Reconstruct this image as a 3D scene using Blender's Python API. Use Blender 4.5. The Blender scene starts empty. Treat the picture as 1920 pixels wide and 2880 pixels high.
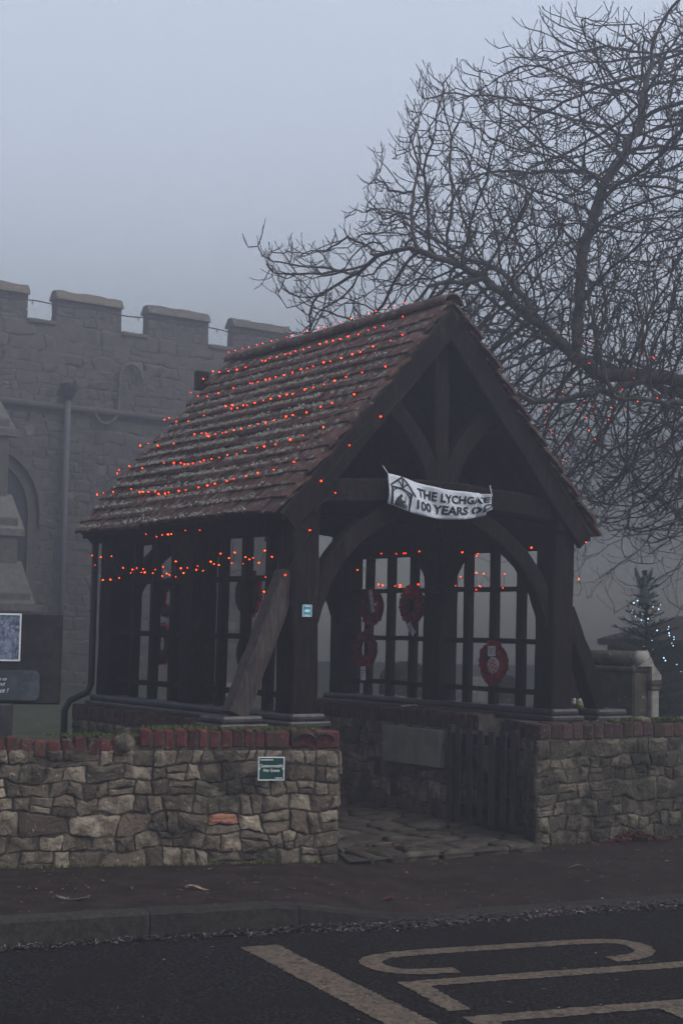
import bpy, math, random
import numpy as np
from mathutils import Vector, Matrix, kdtree
random.seed(7)
scene = bpy.context.scene
col = scene.collection
R = math.radians

# ------------------------------------------------------------------ camera
cam_d = bpy.data.cameras.new("camera")
cam = bpy.data.objects.new("camera", cam_d)
col.objects.link(cam)
PITCH, ROLL = .0821, .0191
cam.matrix_world = (Matrix.Translation((0, 0, 1.6)) @ Matrix.Rotation(math.pi/2 + PITCH, 4, 'X')
                    @ Matrix.Rotation(ROLL, 4, 'Z'))
cam_d.sensor_fit = 'HORIZONTAL'
cam_d.sensor_width = 36.0
cam_d.lens = 36.0 * 4162.4 / 1920.0
cam_d.clip_end = 600
scene.camera = cam

# ------------------------------------------------------------------ sky, sun, exposure
SUN_EL, SUN_AZ = R(50), R(118)
world = bpy.data.worlds.new("World")
scene.world = world
world.use_nodes = True
wn = world.node_tree.nodes; wl = world.node_tree.links
wn.clear()
wo = wn.new('ShaderNodeOutputWorld'); bg = wn.new('ShaderNodeBackground')
sky = wn.new('ShaderNodeTexSky'); sky.sky_type = 'NISHITA'; sky.sun_disc = False
sky.sun_elevation = SUN_EL; sky.sun_rotation = SUN_AZ
sky.air_density = 1.0; sky.dust_density = 1.0; sky.ozone_density = 1.0
hs = wn.new('ShaderNodeHueSaturation'); hs.inputs['Saturation'].default_value = .45
wl.new(sky.outputs[0], hs.inputs['Color']); wl.new(hs.outputs[0], bg.inputs['Color'])
bg.inputs['Strength'].default_value = .15
wl.new(bg.outputs[0], wo.inputs[0])
sun_d = bpy.data.lights.new("sun", 'SUN'); sun_d.energy = 1.0; sun_d.angle = R(35); sun_d.color = (1, .96, .9)
sun = bpy.data.objects.new("sun", sun_d); col.objects.link(sun)
sdir = Vector((math.sin(SUN_AZ)*math.cos(SUN_EL), math.cos(SUN_AZ)*math.cos(SUN_EL), math.sin(SUN_EL)))
sun.rotation_euler = sdir.to_track_quat('Z', 'Y').to_euler()
sun.location = sdir*40
vs = scene.view_settings
vs.view_transform = 'Standard'; vs.look = 'None'; vs.exposure = 1.78; vs.gamma = 1.0; vs.use_curve_mapping = False
scene.render.engine = 'CYCLES'
cy = scene.cycles
cy.use_denoising = True
cy.max_bounces = 6; cy.volume_bounces = 3; cy.diffuse_bounces = 3; cy.glossy_bounces = 2; cy.transmission_bounces = 4
cy.sample_clamp_indirect = 4.0
cy.use_adaptive_sampling = False

# ------------------------------------------------------------------ materials
def nodes_of(m):
    m.use_nodes = True
    nt = m.node_tree
    return nt, nt.nodes, nt.links, nt.nodes['Principled BSDF']

def mixrgb(nt, fac, a, b, mode='MIX'):
    n = nt.nodes.new('ShaderNodeMix'); n.data_type = 'RGBA'; n.blend_type = mode
    if hasattr(fac, 'is_linked'): nt.links.new(fac, n.inputs[0])
    else: n.inputs[0].default_value = fac
    for k, v in ((6, a), (7, b)):
        if hasattr(v, 'is_linked'): nt.links.new(v, n.inputs[k])
        else: n.inputs[k].default_value = (*v, 1)
    return n.outputs[2]

def noise(nt, scale, detail=4, rough=.6, vec=None, stretch=None):
    n = nt.nodes.new('ShaderNodeTexNoise'); n.inputs['Scale'].default_value = scale
    n.inputs['Detail'].default_value = detail; n.inputs['Roughness'].default_value = rough
    g = nt.nodes.new('ShaderNodeNewGeometry').outputs['Position'] if vec is None else vec
    if stretch:
        mp = nt.nodes.new('ShaderNodeMapping'); mp.inputs['Scale'].default_value = stretch
        nt.links.new(g, mp.inputs[0]); g = mp.outputs[0]
    nt.links.new(g, n.inputs['Vector'])
    return n.outputs['Fac']

def ramp(nt, src, a, b):
    n = nt.nodes.new('ShaderNodeMapRange'); n.inputs[1].default_value = a; n.inputs[2].default_value = b
    n.interpolation_type = 'SMOOTHSTEP'
    nt.links.new(src, n.inputs[0])
    return n.outputs[0]

def mat(name, c1, c2, scale=8, lo=.35, hi=.65, rough=.85, bump=.3, bscale=40, bdist=.01, rnd=0.0, tint=None,
        spots=None, stretch=None, spec=.25, spots2=None, metallic=0):
    m = bpy.data.materials.new(name)
    nt, N, L, P = nodes_of(m)
    c = mixrgb(nt, ramp(nt, noise(nt, scale, 5, .62, stretch=stretch), lo, hi), c1, c2)
    if tint is not None or rnd:
        oi = N.new('ShaderNodeObjectInfo').outputs['Random']
        ge = N.new('ShaderNodeNewGeometry').outputs['Random Per Island']
        ad = N.new('ShaderNodeMath'); ad.operation = 'ADD'; L.new(oi, ad.inputs[0]); L.new(ge, ad.inputs[1])
        fr = N.new('ShaderNodeMath'); fr.operation = 'FRACT'; L.new(ad.outputs[0], fr.inputs[0])
        if tint is not None:
            ml = N.new('ShaderNodeMath'); ml.operation = 'MULTIPLY'; ml.inputs[1].default_value = 7.31
            L.new(fr.outputs[0], ml.inputs[0])
            f2 = N.new('ShaderNodeMath'); f2.operation = 'FRACT'; L.new(ml.outputs[0], f2.inputs[0])
            c = mixrgb(nt, ramp(nt, f2.outputs[0], .45, 1.0), c, tint)
        if rnd:
            mr = N.new('ShaderNodeMapRange'); mr.inputs[3].default_value = 1-rnd; mr.inputs[4].default_value = 1+rnd
            L.new(fr.outputs[0], mr.inputs[0])
            vm = N.new('ShaderNodeVectorMath'); vm.operation = 'SCALE'
            L.new(c, vm.inputs[0]); L.new(mr.outputs[0], vm.inputs['Scale']); c = vm.outputs[0]
    for sp in (spots, spots2):
        if sp:
            colr, sc, a, b = sp
            c = mixrgb(nt, ramp(nt, noise(nt, sc, 6, .7), a, b), c, colr)
    if isinstance(c, tuple): P.inputs['Base Color'].default_value = (*c, 1)
    else: L.new(c, P.inputs['Base Color'])
    P.inputs['Roughness'].default_value = rough
    P.inputs['Specular IOR Level'].default_value = spec
    P.inputs['Metallic'].default_value = metallic
    if bump:
        b = N.new('ShaderNodeBump'); b.inputs['Strength'].default_value = bump; b.inputs['Distance'].default_value = bdist
        L.new(noise(nt, bscale, 6, .65, stretch=stretch), b.inputs['Height']); L.new(b.outputs[0], P.inputs['Normal'])
    return m

def glow(name, rgb, strength):
    m = bpy.data.materials.new(name)
    nt, N, L, P = nodes_of(m)
    P.inputs['Base Color'].default_value = (*[min(1, c*.5) for c in rgb], 1)
    P.inputs['Emission Color'].default_value = (*rgb, 1); P.inputs['Emission Strength'].default_value = strength
    return m

M = {}
M['timber'] = mat('black_oak', (.004, .003, .0027), (.024, .018, .0155), 7, lo=.45, hi=.75, spots=((.075, .062, .055), 38, .68, .74), spots2=((.028, .024, .02), 7, .58, .72), bump=.5, bscale=30, bdist=.006, stretch=(6, 6, .8), rough=.85, spec=.12)
M['timber_grey'] = mat('weathered_lit_oak', (.024, .018, .0165), (.075, .06, .056), 9, bump=.8, bscale=26, bdist=.012, stretch=(7, 7, .7), rough=.85)  # weathered strut, and the painted-in light on the gate's hinge stile
M['timber_sill'] = mat('sill_oak', (.016, .014, .015), (.045, .041, .045), 8, bump=.4, bscale=30, bdist=.006, rough=.5, spec=.5)
M['deck'] = mat('roof_boards', (.012, .010, .009), (.02, .015, .013), 6, bump=0)
M['tile'] = mat('clay_tile', (.042, .019, .0145), (.085, .040, .030), 14, rnd=.22, bump=.7, bscale=60, bdist=.008, rough=.8,
                spots=((.16, .16, .135), 15, .52, .66), spots2=((.03, .03, .02), 5, .56, .72))
M['lichen'] = mat('grey_lichen', (.13, .125, .10), (.26, .25, .21), 40, rnd=.3, bump=0, rough=1)
M['ridge'] = mat('ridge_clay', (.045, .025, .02), (.085, .05, .042), 10, rnd=.25, bump=.6, bscale=50, bdist=.008, spots=((.16, .155, .13), 14, .52, .66))
M['stone'] = mat('ragstone', (.088, .070, .051), (.262, .219, .166), 9, rnd=.55, tint=(.128, .098, .074), bump=.9, bscale=34, bdist=.02,
                 spots=((.36, .34, .29), 24, .60, .70), spots2=((.032, .028, .021), 2.6, .48, .66))
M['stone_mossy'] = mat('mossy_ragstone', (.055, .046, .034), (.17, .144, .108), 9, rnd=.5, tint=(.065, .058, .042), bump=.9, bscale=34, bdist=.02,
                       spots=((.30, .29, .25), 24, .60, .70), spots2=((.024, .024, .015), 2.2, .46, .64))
M['stone_red'] = mat('red_ragstone', (.30, .12, .07), (.42, .22, .15), 12, bump=.9, bscale=30, bdist=.02)
M['stone_dark'] = mat('sheltered_ragstone', (.10, .09, .075), (.20, .18, .15), 12, rnd=.3, bump=.9, bscale=34, bdist=.02)
M['mortar'] = mat('old_mortar', (.045, .038, .030), (.105, .09, .07), 18, bump=1, bscale=60, bdist=.02, spots=((.035, .035, .025), 5, .5, .68))
M['brick'] = mat('red_brick', (.05, .0135, .013), (.10, .026, .024), 16, rnd=.45, bump=.7, bscale=60, bdist=.008,
                 spots=((.17, .145, .12), 30, .57, .67), spots2=((.028, .028, .017), 5, .50, .68))
M['brick_dark'] = mat('inner_brick', (.032, .017, .015), (.066, .034, .03), 16, rnd=.35, bump=.6, bscale=60, bdist=.008, spots=((.18, .165, .14), 30, .58, .68), spots2=((.035, .04, .02), 5, .52, .7))
M['moss'] = mat('moss', (.035, .055, .012), (.10, .13, .03), 30, rnd=.4, bump=0, rough=1)
M['paver'] = mat('path_stone', (.04, .033, .026), (.075, .064, .05), 9, rnd=.35, bump=.8, bscale=30, bdist=.012, spots2=((.04, .055, .02), 6, .58, .7))
M['earth'] = mat('path_earth', (.03, .026, .02), (.06, .05, .04), 12, bump=1, bscale=40, bdist=.02)
M['asphalt'] = mat('road_asphalt', (.002, .002, .002), (.040, .036, .036), 48, lo=.40, hi=.66, bump=1, bscale=90, bdist=.03, rough=.9, spec=.12, spots=((.055, .05, .048), 120, .60, .68), spots2=((.012, .010, .010), 1.3, .45, .7))
M['pavement'] = mat('pavement_asphalt', (.0175, .0120, .0105), (.032, .0228, .0205), 5, bump=.8, bscale=120, bdist=.01, rough=.9, spec=.12,
                    spots=((.08, .065, .06), 90, .62, .72), spots2=((.018, .014, .013), 2.2, .55, .72))
M['kerb'] = mat('kerb_granite', (.013, .011, .010), (.030, .026, .023), 30, rnd=.25, bump=.6, bscale=80, bdist=.008, spots=((.03, .03, .02), 6, .5, .7))
M['paint'] = mat('road_paint', (.075, .056, .040), (.13, .10, .072), 24, bump=.6, bscale=110, bdist=.01, spots=((.016, .0145, .0145), 44, .53, .61), spots2=((.022, .019, .018), 7, .55, .70))
M['grass'] = mat('churchyard_turf', (.05, .06, .03), (.11, .115, .06), 3, bump=1, bscale=30, bdist=.05, rough=1)
M['gravel'] = mat('churchyard_path', (.12, .105, .09), (.2, .18, .15), 20, bump=.5)
M['church'] = mat('church_ragstone', (.11, .10, .09), (.155, .143, .125), 5, rnd=.07, bump=.3, bscale=14, bdist=.03, spots=((.10, .09, .08), 3, .55, .7))
M['church_pale'] = mat('pale_church_stone', (.15, .143, .13), (.24, .23, .21), 8, rnd=.2, bump=.6, bscale=20, bdist=.03)
M['coping'] = mat('coping_stone', (.11, .102, .088), (.165, .153, .132), 4, rnd=.2, bump=.6, bscale=20, bdist=.03, spots=((.36, .35, .32), 9, .56, .66), tint=(.17, .15, .11))
M['leadpipe'] = mat('painted_pipe', (.12, .125, .14), (.16, .165, .18), 5, bump=0, rough=.6)
M['glass_dark'] = mat('leaded_glass', (.03, .03, .035), (.06, .06, .07), 6, bump=.2, bscale=12, rough=.25, spec=.5)
M['black'] = mat('black_paint', (.010, .010, .011), (.02, .02, .022), 20, bump=.2, rough=.5)
M['wire'] = mat('light_cable', (.02, .035, .02), (.04, .05, .03), 20, bump=0)
M['board'] = mat('board_black', (.012, .011, .013), (.026, .022, .026), 12, bump=.3, rough=.6)
M['slate'] = mat('slate', (.035, .042, .052), (.075, .085, .10), 7, bump=.5, bscale=40, rough=.6)
M['poster'] = mat('poster_print', (.05, .06, .10), (.22, .26, .36), 30, bump=0, rough=.4, spots=((.40, .45, .55), 34, .60, .66))
M['white'] = mat('white_vinyl', (.46, .49, .55), (.56, .59, .65), 6, bump=0, rough=.45)
M['card'] = mat('white_card', (.62, .62, .68), (.74, .74, .80), 14, bump=0, rough=.6)
M['ink'] = mat('black_ink', (.012, .012, .014), (.02, .02, .022), 9, bump=0, rough=.5)
M['chalk'] = mat('chalk', (.5, .52, .54), (.75, .77, .8), 60, bump=0, rough=1)
M['green_sign'] = mat('green_enamel', (.004, .045, .035), (.008, .06, .048), 9, bump=0, rough=.35)
M['signwhite'] = mat('sign_white', (.66, .72, .72), (.74, .8, .8), 9, bump=0, rough=.4)
M['teal'] = mat('teal_print', (.03, .28, .40), (.05, .36, .48), 30, bump=0, rough=.4)
M['poppy'] = mat('poppy_red', (.17, .004, .013), (.34, .010, .026), 30, rnd=.4, bump=.3, rough=.7)
M['gold'] = mat('badge_print', (.45, .13, .06), (.5, .2, .08), 30, bump=0)
M['plaque'] = mat('limestone_plaque', (.19, .172, .15), (.26, .238, .21), 5, bump=.4, bscale=60, bdist=.004)
M['bark'] = mat('chestnut_bark', (.030, .027, .024), (.075, .068, .058), 7, bump=.9, bscale=22, bdist=.03, spots=((.05, .065, .03), 3, .55, .7), rough=.95)
M['twig'] = mat('twig_bark', (.030, .026, .022), (.06, .052, .044), 9, bump=0, rough=.95, spots=((.05, .065, .03), 3, .58, .72))
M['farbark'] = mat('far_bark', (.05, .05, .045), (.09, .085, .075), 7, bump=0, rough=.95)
M['needle'] = mat('spruce_needle', (.018, .045, .028), (.04, .085, .05), 12, rnd=.3, bump=0, rough=.9)
M['gravestone'] = mat('gravestone', (.045, .038, .029), (.09, .079, .062), 6, bump=.7, bscale=30, bdist=.015, rnd=.25, spots=((.30, .29, .24), 14, .6, .7), spots2=((.05, .05, .03), 4, .55, .7))
M['marble'] = mat('pale_marble', (.20, .195, .175), (.32, .31, .285), 9, bump=.5, bscale=30, bdist=.01, spots=((.20, .19, .16), 9, .55, .7))
M['housebrick'] = mat('house_brick', (.035, .024, .02), (.06, .04, .034), 9, bump=.4)
M['houseroof'] = mat('house_roof', (.022, .018, .016), (.04, .032, .028), 9, bump=.6, bscale=14)
M['leaf'] = mat('dead_leaf', (.10, .055, .04), (.24, .17, .13), 18, rnd=.5, bump=.3, rough=.9)
M['leaf_pale'] = mat('bleached_leaf', (.03, .023, .021), (.11, .092, .088), 12, rnd=.7, bump=.3, rough=.9)
M['leaf_red'] = mat('copper_leaf', (.05, .010, .009), (.10, .028, .02), 18, rnd=.5, bump=.3, rough=.9)
M['petal'] = mat('pale_petal', (.30, .27, .23), (.42, .39, .34), 18, bump=0)
M['yellow'] = mat('yellow_petal', (.16, .13, .03), (.24, .19, .05), 18, bump=0)
M['angel'] = mat('angel_cloth', (.09, .115, .115), (.15, .18, .18), 10, bump=.2)
M['red_light'] = glow('red_bulb', (1, .016, .0006), 17)
M['red_dim'] = glow('dim_red_bulb', (1, .014, .0006), 6)
M['orange_dim'] = glow('dim_orange_bulb', (1, .035, .0012), 4)
M['orange_light'] = glow('orange_bulb', (1, .034, .0012), 11)
M['blue_light'] = glow('cool_bulb', (.40, .72, 1), 3)

# ------------------------------------------------------------------ mesh helpers
def link(o, parent=None):
    col.objects.link(o)
    if parent is not None: o.parent = parent
    return o

def mesh(name, V, F, m=None, smooth=False):
    me = bpy.data.meshes.new(name)
    me.from_pydata([tuple(v) for v in V], [], F)
    if m: me.materials.append(M[m])
    if smooth: me.polygons.foreach_set('use_smooth', [True]*len(me.polygons))
    me.update()
    return me

def obj(name, V, F, m, parent=None, loc=(0, 0, 0), rot=(0, 0, 0), smooth=False):
    o = bpy.data.objects.new(name, mesh(name, V, F, m, smooth))
    o.location = loc; o.rotation_euler = rot
    return link(o, parent)

def put(name, me, parent=None, loc=(0, 0, 0), rot=(0, 0, 0), sc=(1, 1, 1), mw=None):
    o = bpy.data.objects.new(name, me)
    if mw is not None: o.matrix_basis = mw
    else: o.location = loc; o.rotation_euler = rot; o.scale = sc
    return link(o, parent)

def empty(name, loc=(0, 0, 0), rz=0):
    o = bpy.data.objects.new(name, None); o.location = loc; o.rotation_euler = (0, 0, rz)
    o.empty_display_size = .2
    return link(o)

def tag(o, label=None, cat=None, group=None, kind=None):
    if label: o['label'] = label
    if cat: o['category'] = cat
    if group: o['group'] = group
    if kind: o['kind'] = kind
    return o

class MB:
    def __init__(s): s.V = []; s.F = []
    def add(s, V, F):
        n = len(s.V); s.V += [tuple(v) for v in V]; s.F += [tuple(i+n for i in f) for f in F]; return s
    def box(s, x0, x1, y0, y1, z0, z1, b=0.0):
        return s.add(*box(x0, x1, y0, y1, z0, z1, b))
    def tube(s, pts, r, n=6, cap=True): return s.add(*tube(pts, r, n, cap))
    def build(s, name, m, parent=None, smooth=False, loc=(0, 0, 0), rot=(0, 0, 0)):
        return obj(name, s.V, s.F, m, parent, loc, rot, smooth)

def box(x0, x1, y0, y1, z0, z1, b=0.0):
    if b <= 0:
        V = [(x, y, z) for z in (z0, z1) for (x, y) in ((x0, y0), (x1, y0), (x1, y1), (x0, y1))]
        F = [(3, 2, 1, 0), (4, 5, 6, 7), (0, 1, 5, 4), (1, 2, 6, 5), (2, 3, 7, 6), (3, 0, 4, 7)]
        return V, F
    V = []; F = []
    def ring(i, z):
        return [(x0+i, y0, z), (x1-i, y0, z), (x1, y0+i, z), (x1, y1-i, z), (x1-i, y1, z), (x0+i, y1, z), (x0, y1-i, z), (x0, y0+i, z)]
    def ring2(z):
        c = b
        return [(x0+c, y0+c*.6, z), (x1-c, y0+c*.6, z), (x1-c*.6, y0+c, z), (x1-c*.6, y1-c, z), (x1-c, y1-c*.6, z), (x0+c, y1-c*.6, z), (x0+c*.6, y1-c, z), (x0+c*.6, y0+c, z)]
    rs = [ring2(z0), ring(b, z0+b), ring(b, z1-b), ring2(z1)]
    for r in rs: V += r
    F.append(tuple(range(7, -1, -1)))
    for k in range(3):
        for i in range(8):
            j = (i+1) % 8; F.append((k*8+i, k*8+j, k*8+8+j, k*8+8+i))
    F.append(tuple(range(24, 32)))
    return V, F

def frames(pts):
    pts = [Vector(p) for p in pts]; T = []
    for i in range(len(pts)):
        a = pts[max(i-1, 0)]; b = pts[min(i+1, len(pts)-1)]
        T.append((b-a).normalized())
    return pts, T

def tube(pts, r, n=6, cap=True):
    pts, T = frames(pts); V = []; F = []
    rr = r if isinstance(r, (list, tuple)) else [r]*len(pts)
    up = Vector((0, 0, 1)) if abs(T[0].z) < .9 else Vector((1, 0, 0))
    x = up.cross(T[0]).normalized()
    for i, p in enumerate(pts):
        x = (x - T[i]*x.dot(T[i])); x = x.normalized() if x.length > 1e-6 else T[i].orthogonal().normalized()
        y = T[i].cross(x)
        for k in range(n):
            a = 2*math.pi*k/n; V.append(tuple(p + x*(rr[i]*math.cos(a)) + y*(rr[i]*math.sin(a))))
    for i in range(len(pts)-1):
        for k in range(n):
            j = (k+1) % n; F.append((i*n+k, i*n+j, (i+1)*n+j, (i+1)*n+k))
    if cap: F.append(tuple(range(n-1, -1, -1))); F.append(tuple(range((len(pts)-1)*n, len(pts)*n)))
    return V, F

def sweep(pts, w, h, side, ch=.012, wob=.003, seed=0):
    """chamfered rectangular timber swept along pts; side = fixed direction across the width"""
    rg = random.Random(seed)
    pts, T = frames(pts); S = Vector(side).normalized(); V = []; F = []
    a, b = w/2, h/2
    sec = [(-a+ch, -b), (a-ch, -b), (a, -b+ch), (a, b-ch), (a-ch, b), (-a+ch, b), (-a, b-ch), (-a, -b+ch)]
    for i, p in enumerate(pts):
        s = (S - T[i]*S.dot(T[i])).normalized(); u = T[i].cross(s)
        ox, oy = rg.uniform(-wob, wob), rg.uniform(-wob, wob)
        for (q, t) in sec:
            V.append(tuple(p + s*(q+ox+rg.uniform(-wob, wob)*.5) + u*(t+oy+rg.uniform(-wob, wob)*.5)))
    for i in range(len(pts)-1):
        for k in range(8):
            j = (k+1) % 8; F.append((i*8+k, (i+1)*8+k, (i+1)*8+j, i*8+j))
    F.append(tuple(range(8))); F.append(tuple(range(len(pts)*8-1, len(pts)*8-9, -1)))
    return V, F

def seg(p0, p1, n=6):
    p0 = Vector(p0); p1 = Vector(p1)
    return [p0.lerp(p1, i/n) for i in range(n+1)]

def bez(p0, p1, p2, n=10):
    p0, p1, p2 = Vector(p0), Vector(p1), Vector(p2)
    return [p0*(1-t)**2 + p1*2*t*(1-t) + p2*t*t for t in [i/n for i in range(n+1)]]

SEED = [0]
def timber(name, pts, w, h, parent, side=(1, 0, 0), m='timber', ch=.012, wob=.003):
    SEED[0] += 1
    V, F = sweep(pts, w, h, side, ch, wob, SEED[0])
    return obj(name, V, F, m, parent)

def icos(r=1.0, sub=1):
    t = (1+5**.5)/2
    V = [Vector(v).normalized() for v in [(-1, t, 0), (1, t, 0), (-1, -t, 0), (1, -t, 0), (0, -1, t), (0, 1, t), (0, -1, -t), (0, 1, -t), (t, 0, -1), (t, 0, 1), (-t, 0, -1), (-t, 0, 1)]]
    F = [(0, 11, 5), (0, 5, 1), (0, 1, 7), (0, 7, 10), (0, 10, 11), (1, 5, 9), (5, 11, 4), (11, 10, 2), (10, 7, 6), (7, 1, 8), (3, 9, 4), (3, 4, 2), (3, 2, 6), (3, 6, 8), (3, 8, 9), (4, 9, 5), (2, 4, 11), (6, 2, 10), (8, 6, 7), (9, 8, 1)]
    for _ in range(sub):
        c = {}; G = []
        def mid(a, b):
            k = (min(a, b), max(a, b))
            if k not in c: V.append(((V[a]+V[b])/2).normalized()); c[k] = len(V)-1
            return c[k]
        for a, b, d in F:
            x, y, z = mid(a, b), mid(b, d), mid(d, a); G += [(a, x, z), (b, y, x), (d, z, y), (x, y, z)]
        F = G
    return [tuple(v*r) for v in V], F

def lathe(prof, n=16, loc=(0, 0, 0)):
    V = []; F = []
    for r, z in prof:
        for k in range(n):
            a = 2*math.pi*k/n; V.append((loc[0]+r*math.cos(a), loc[1]+r*math.sin(a), loc[2]+z))
    for i in range(len(prof)-1):
        for k in range(n):
            j = (k+1) % n; F.append((i*n+k, i*n+j, (i+1)*n+j, (i+1)*n+k))
    F.append(tuple(range(n-1, -1, -1))); F.append(tuple(range((len(prof)-1)*n, len(prof)*n)))
    return V, F

def prism(poly, z0, z1):
    n = len(poly)
    V = [(x, y, z0) for x, y in poly] + [(x, y, z1) for x, y in poly]
    F = [tuple(range(n-1, -1, -1)), tuple(range(n, 2*n))] + [(i, (i+1) % n, n+(i+1) % n, n+i) for i in range(n)]
    return V, F

def text_mesh(body, size, bold=0.0, sx=1.0):
    cu = bpy.data.curves.new('t', 'FONT'); cu.body = body; cu.size = size; cu.offset = bold; cu.resolution_u = 3
    o = bpy.data.objects.new('t', cu); col.objects.link(o)
    me = o.to_mesh()
    V = [(v.co.x*sx, v.co.y) for v in me.vertices]; F = [tuple(p.vertices) for p in me.polygons]
    o.to_mesh_clear(); bpy.data.objects.remove(o); bpy.data.curves.remove(cu)
    x0 = min(v[0] for v in V); x1 = max(v[0] for v in V)
    return V, F, x0, x1

# ------------------------------------------------------------------ gate frame (u across, v back)
O = Vector((-.310, 11.127, 0)); YAW = .61
GW, GD, OF, OE, ZR, ZE = 2.589, 3.050, .203, .340, 4.329, 2.508
GU = Vector((math.cos(YAW), math.sin(YAW), 0)); GV = Vector((-math.sin(YAW), math.cos(YAW), 0))
def wor(u, v, z=0.0): return O + GU*u + GV*v + Vector((0, 0, z))

# ------------------------------------------------------------------ stones
def clip(poly, a, b, c):
    out = []
    n = len(poly)
    for i in range(n):
        p, q = poly[i], poly[(i+1) % n]
        dp = a*p[0]+b*p[1]-c; dq = a*q[0]+b*q[1]-c
        if dp <= 0: out.append(p)
        if (dp < 0 < dq) or (dq < 0 < dp):
            t = dp/(dp-dq); out.append((p[0]+(q[0]-p[0])*t, p[1]+(q[1]-p[1])*t))
    return out

def voronoi(seeds, bound):
    S = np.array(seeds); out = []
    for i in range(len(S)):
        d = ((S-S[i])**2).sum(1); order = np.argsort(d)[1:26]
        poly = list(bound)
        for j in order:
            mx, my = (S[i]+S[j])/2; a, b = S[j]-S[i]
            poly = clip(poly, a, b, a*mx+b*my)
            if len(poly) < 3: break
        if len(poly) >= 3: out.append(poly)
    return out

def seeds_rows(L, z0, z1, rg, hmin, hmax, asp=(1.0, 1.9), big_bottom=True):
    out = []; z = z0; first = True
    while z < z1-.02:
        h = rg.uniform(hmin, hmax)*(1.25 if first and big_bottom else 1.0)
        if z1-(z+h) < hmin*.6: h = z1-z
        x = -rg.uniform(0, .15)
        while x < L+.05:
            w = h*rg.uniform(*asp)
            if rg.random() < .16:
                out.append((x+w*.5, z+h*.27)); out.append((x+w*.5+rg.uniform(-.02, .02), z+h*.76))
            else:
                out.append((x+w/2+rg.uniform(-.1, .1)*w, z+h/2+rg.uniform(-.33, .33)*h))
            x += w
        z += h; first = False
    return [p for p in out if -.08 < p[0] < L+.08]

def coursed(L, z0, z1, rg, hmin, hmax, asp=(1.0, 1.9)):
    """irregular courses of squarish rubble: wavy beds, slanted joints, some blocks split in two"""
    zs = [z0]; h = hmax*rg.uniform(.8, 1.0)
    while zs[-1]+h < z1-hmin*.55: zs.append(zs[-1]+h); h = rg.uniform(hmin, hmax)
    zs.append(z1)
    nk = int(L/.11)+3
    beds = [[0 if i in (0, len(zs)-1) else rg.uniform(-.30, .30)*min(zs[i]-zs[i-1], zs[min(i+1, len(zs)-1)]-zs[i]) for _ in range(nk)] for i in range(len(zs))]
    def bed(i, x):
        t = max(0, min(nk-1.001, x/.11)); k = int(t); return zs[i]+beds[i][k]*(1-(t-k))+beds[i][k+1]*(t-k)
    out = []
    for i in range(len(zs)-1):
        h = zs[i+1]-zs[i]; x = 0.0; js = [(0.0, 0.0)]
        while True:
            x += h*rg.uniform(*asp)*(1.5 if rg.random() < .12 else 1)
            if x > L-h*.5: js.append((L, L)); break
            sl = rg.uniform(-.16, .16)*h; js.append((x+sl, x-sl))
        for (b0, t0), (b1, t1) in zip(js, js[1:]):
            bm, tm = b0+(b1-b0)*rg.uniform(.35, .65), t0+(t1-t0)*rg.uniform(.35, .65)
            P = [(b0, bed(i, b0)), (bm, bed(i, bm)), (b1, bed(i, b1)), (t1, bed(i+1, t1)), (tm, bed(i+1, tm)), (t0, bed(i+1, t0))]
            if rg.random() < .22 and h > hmin*1.15:
                a = rg.uniform(.35, .65); c = a+rg.uniform(-.15, .15)
                l = (b0+(t0-b0)*a, P[0][1]+(P[5][1]-P[0][1])*a); r = (b1+(t1-b1)*c, P[2][1]+(P[3][1]-P[2][1])*c)
                out += [[P[0], P[1], P[2], r, l], [l, r, P[3], P[4], P[5]]]
            elif rg.random() < .18 and (b1-b0) > h*1.2:
                out += [[P[0], P[1], P[4], P[5]], [P[1], P[2], P[3], P[4]]]
            else: out.append(P)
    return out

def stone_geo(poly, rg, joint, proud):
    cx = sum(p[0] for p in poly)/len(poly); cy_ = sum(p[1] for p in poly)/len(poly)
    rmax = max(math.hypot(p[0]-cx, p[1]-cy_) for p in poly)
    pts = []
    n = len(poly)
    for i in range(n):
        p, q = poly[i], poly[(i+1) % n]
        l = math.hypot(q[0]-p[0], q[1]-p[1])
        if l < joint*1.5: ts = (.5,)
        else: ts = (.1, .9) if l < .07 else (.09, .36, .64, .91)
        for t in ts:
            w = rg.uniform(-.05, .05)*l if .2 < t < .8 else 0
            pts.append((p[0]+(q[0]-p[0])*t-(q[1]-p[1])/l*w, p[1]+(q[1]-p[1])*t+(q[0]-p[0])/l*w))
    ins = []
    for x, y in pts:
        dx, dy = cx-x, cy_-y; d = math.hypot(dx, dy) or 1
        k = min(.45, (joint*rg.uniform(.4, 1.8))/d)
        ins.append((x+dx*k-cx, y+dy*k-cy_))
    if len(ins) < 4: return None
    tx, ty = rg.uniform(-.09, .09), rg.uniform(-.09, .09)
    V = []; F = []; m = len(ins)
    for sc, dep in ((1.0, -.04), (1.0, proud*.15), (.92, proud*.8), (.5, proud*1.0)):
        for (x, y) in ins:
            j = rg.uniform(-.12, .12)*min(proud, .03) if dep > 0 else 0; sc = sc*rg.uniform(.93, 1.05) if sc < 1 else sc
            V.append((x*sc, y*sc, dep + (j + (tx*x+ty*y)*.8 if dep > 0 else 0)))
    V.append((rmax*rg.uniform(-.15, .15), rmax*rg.uniform(-.1, .1), proud*rg.uniform(.85, 1.15)))
    for k in range(3):
        for i in range(m):
            j = (i+1) % m; F.append((k*m+i, k*m+j, (k+1)*m+j, (k+1)*m+i))
    for i in range(m): F.append((3*m+i, 3*m+(i+1) % m, 4*m))
    return (cx, cy_), V, F

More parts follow.
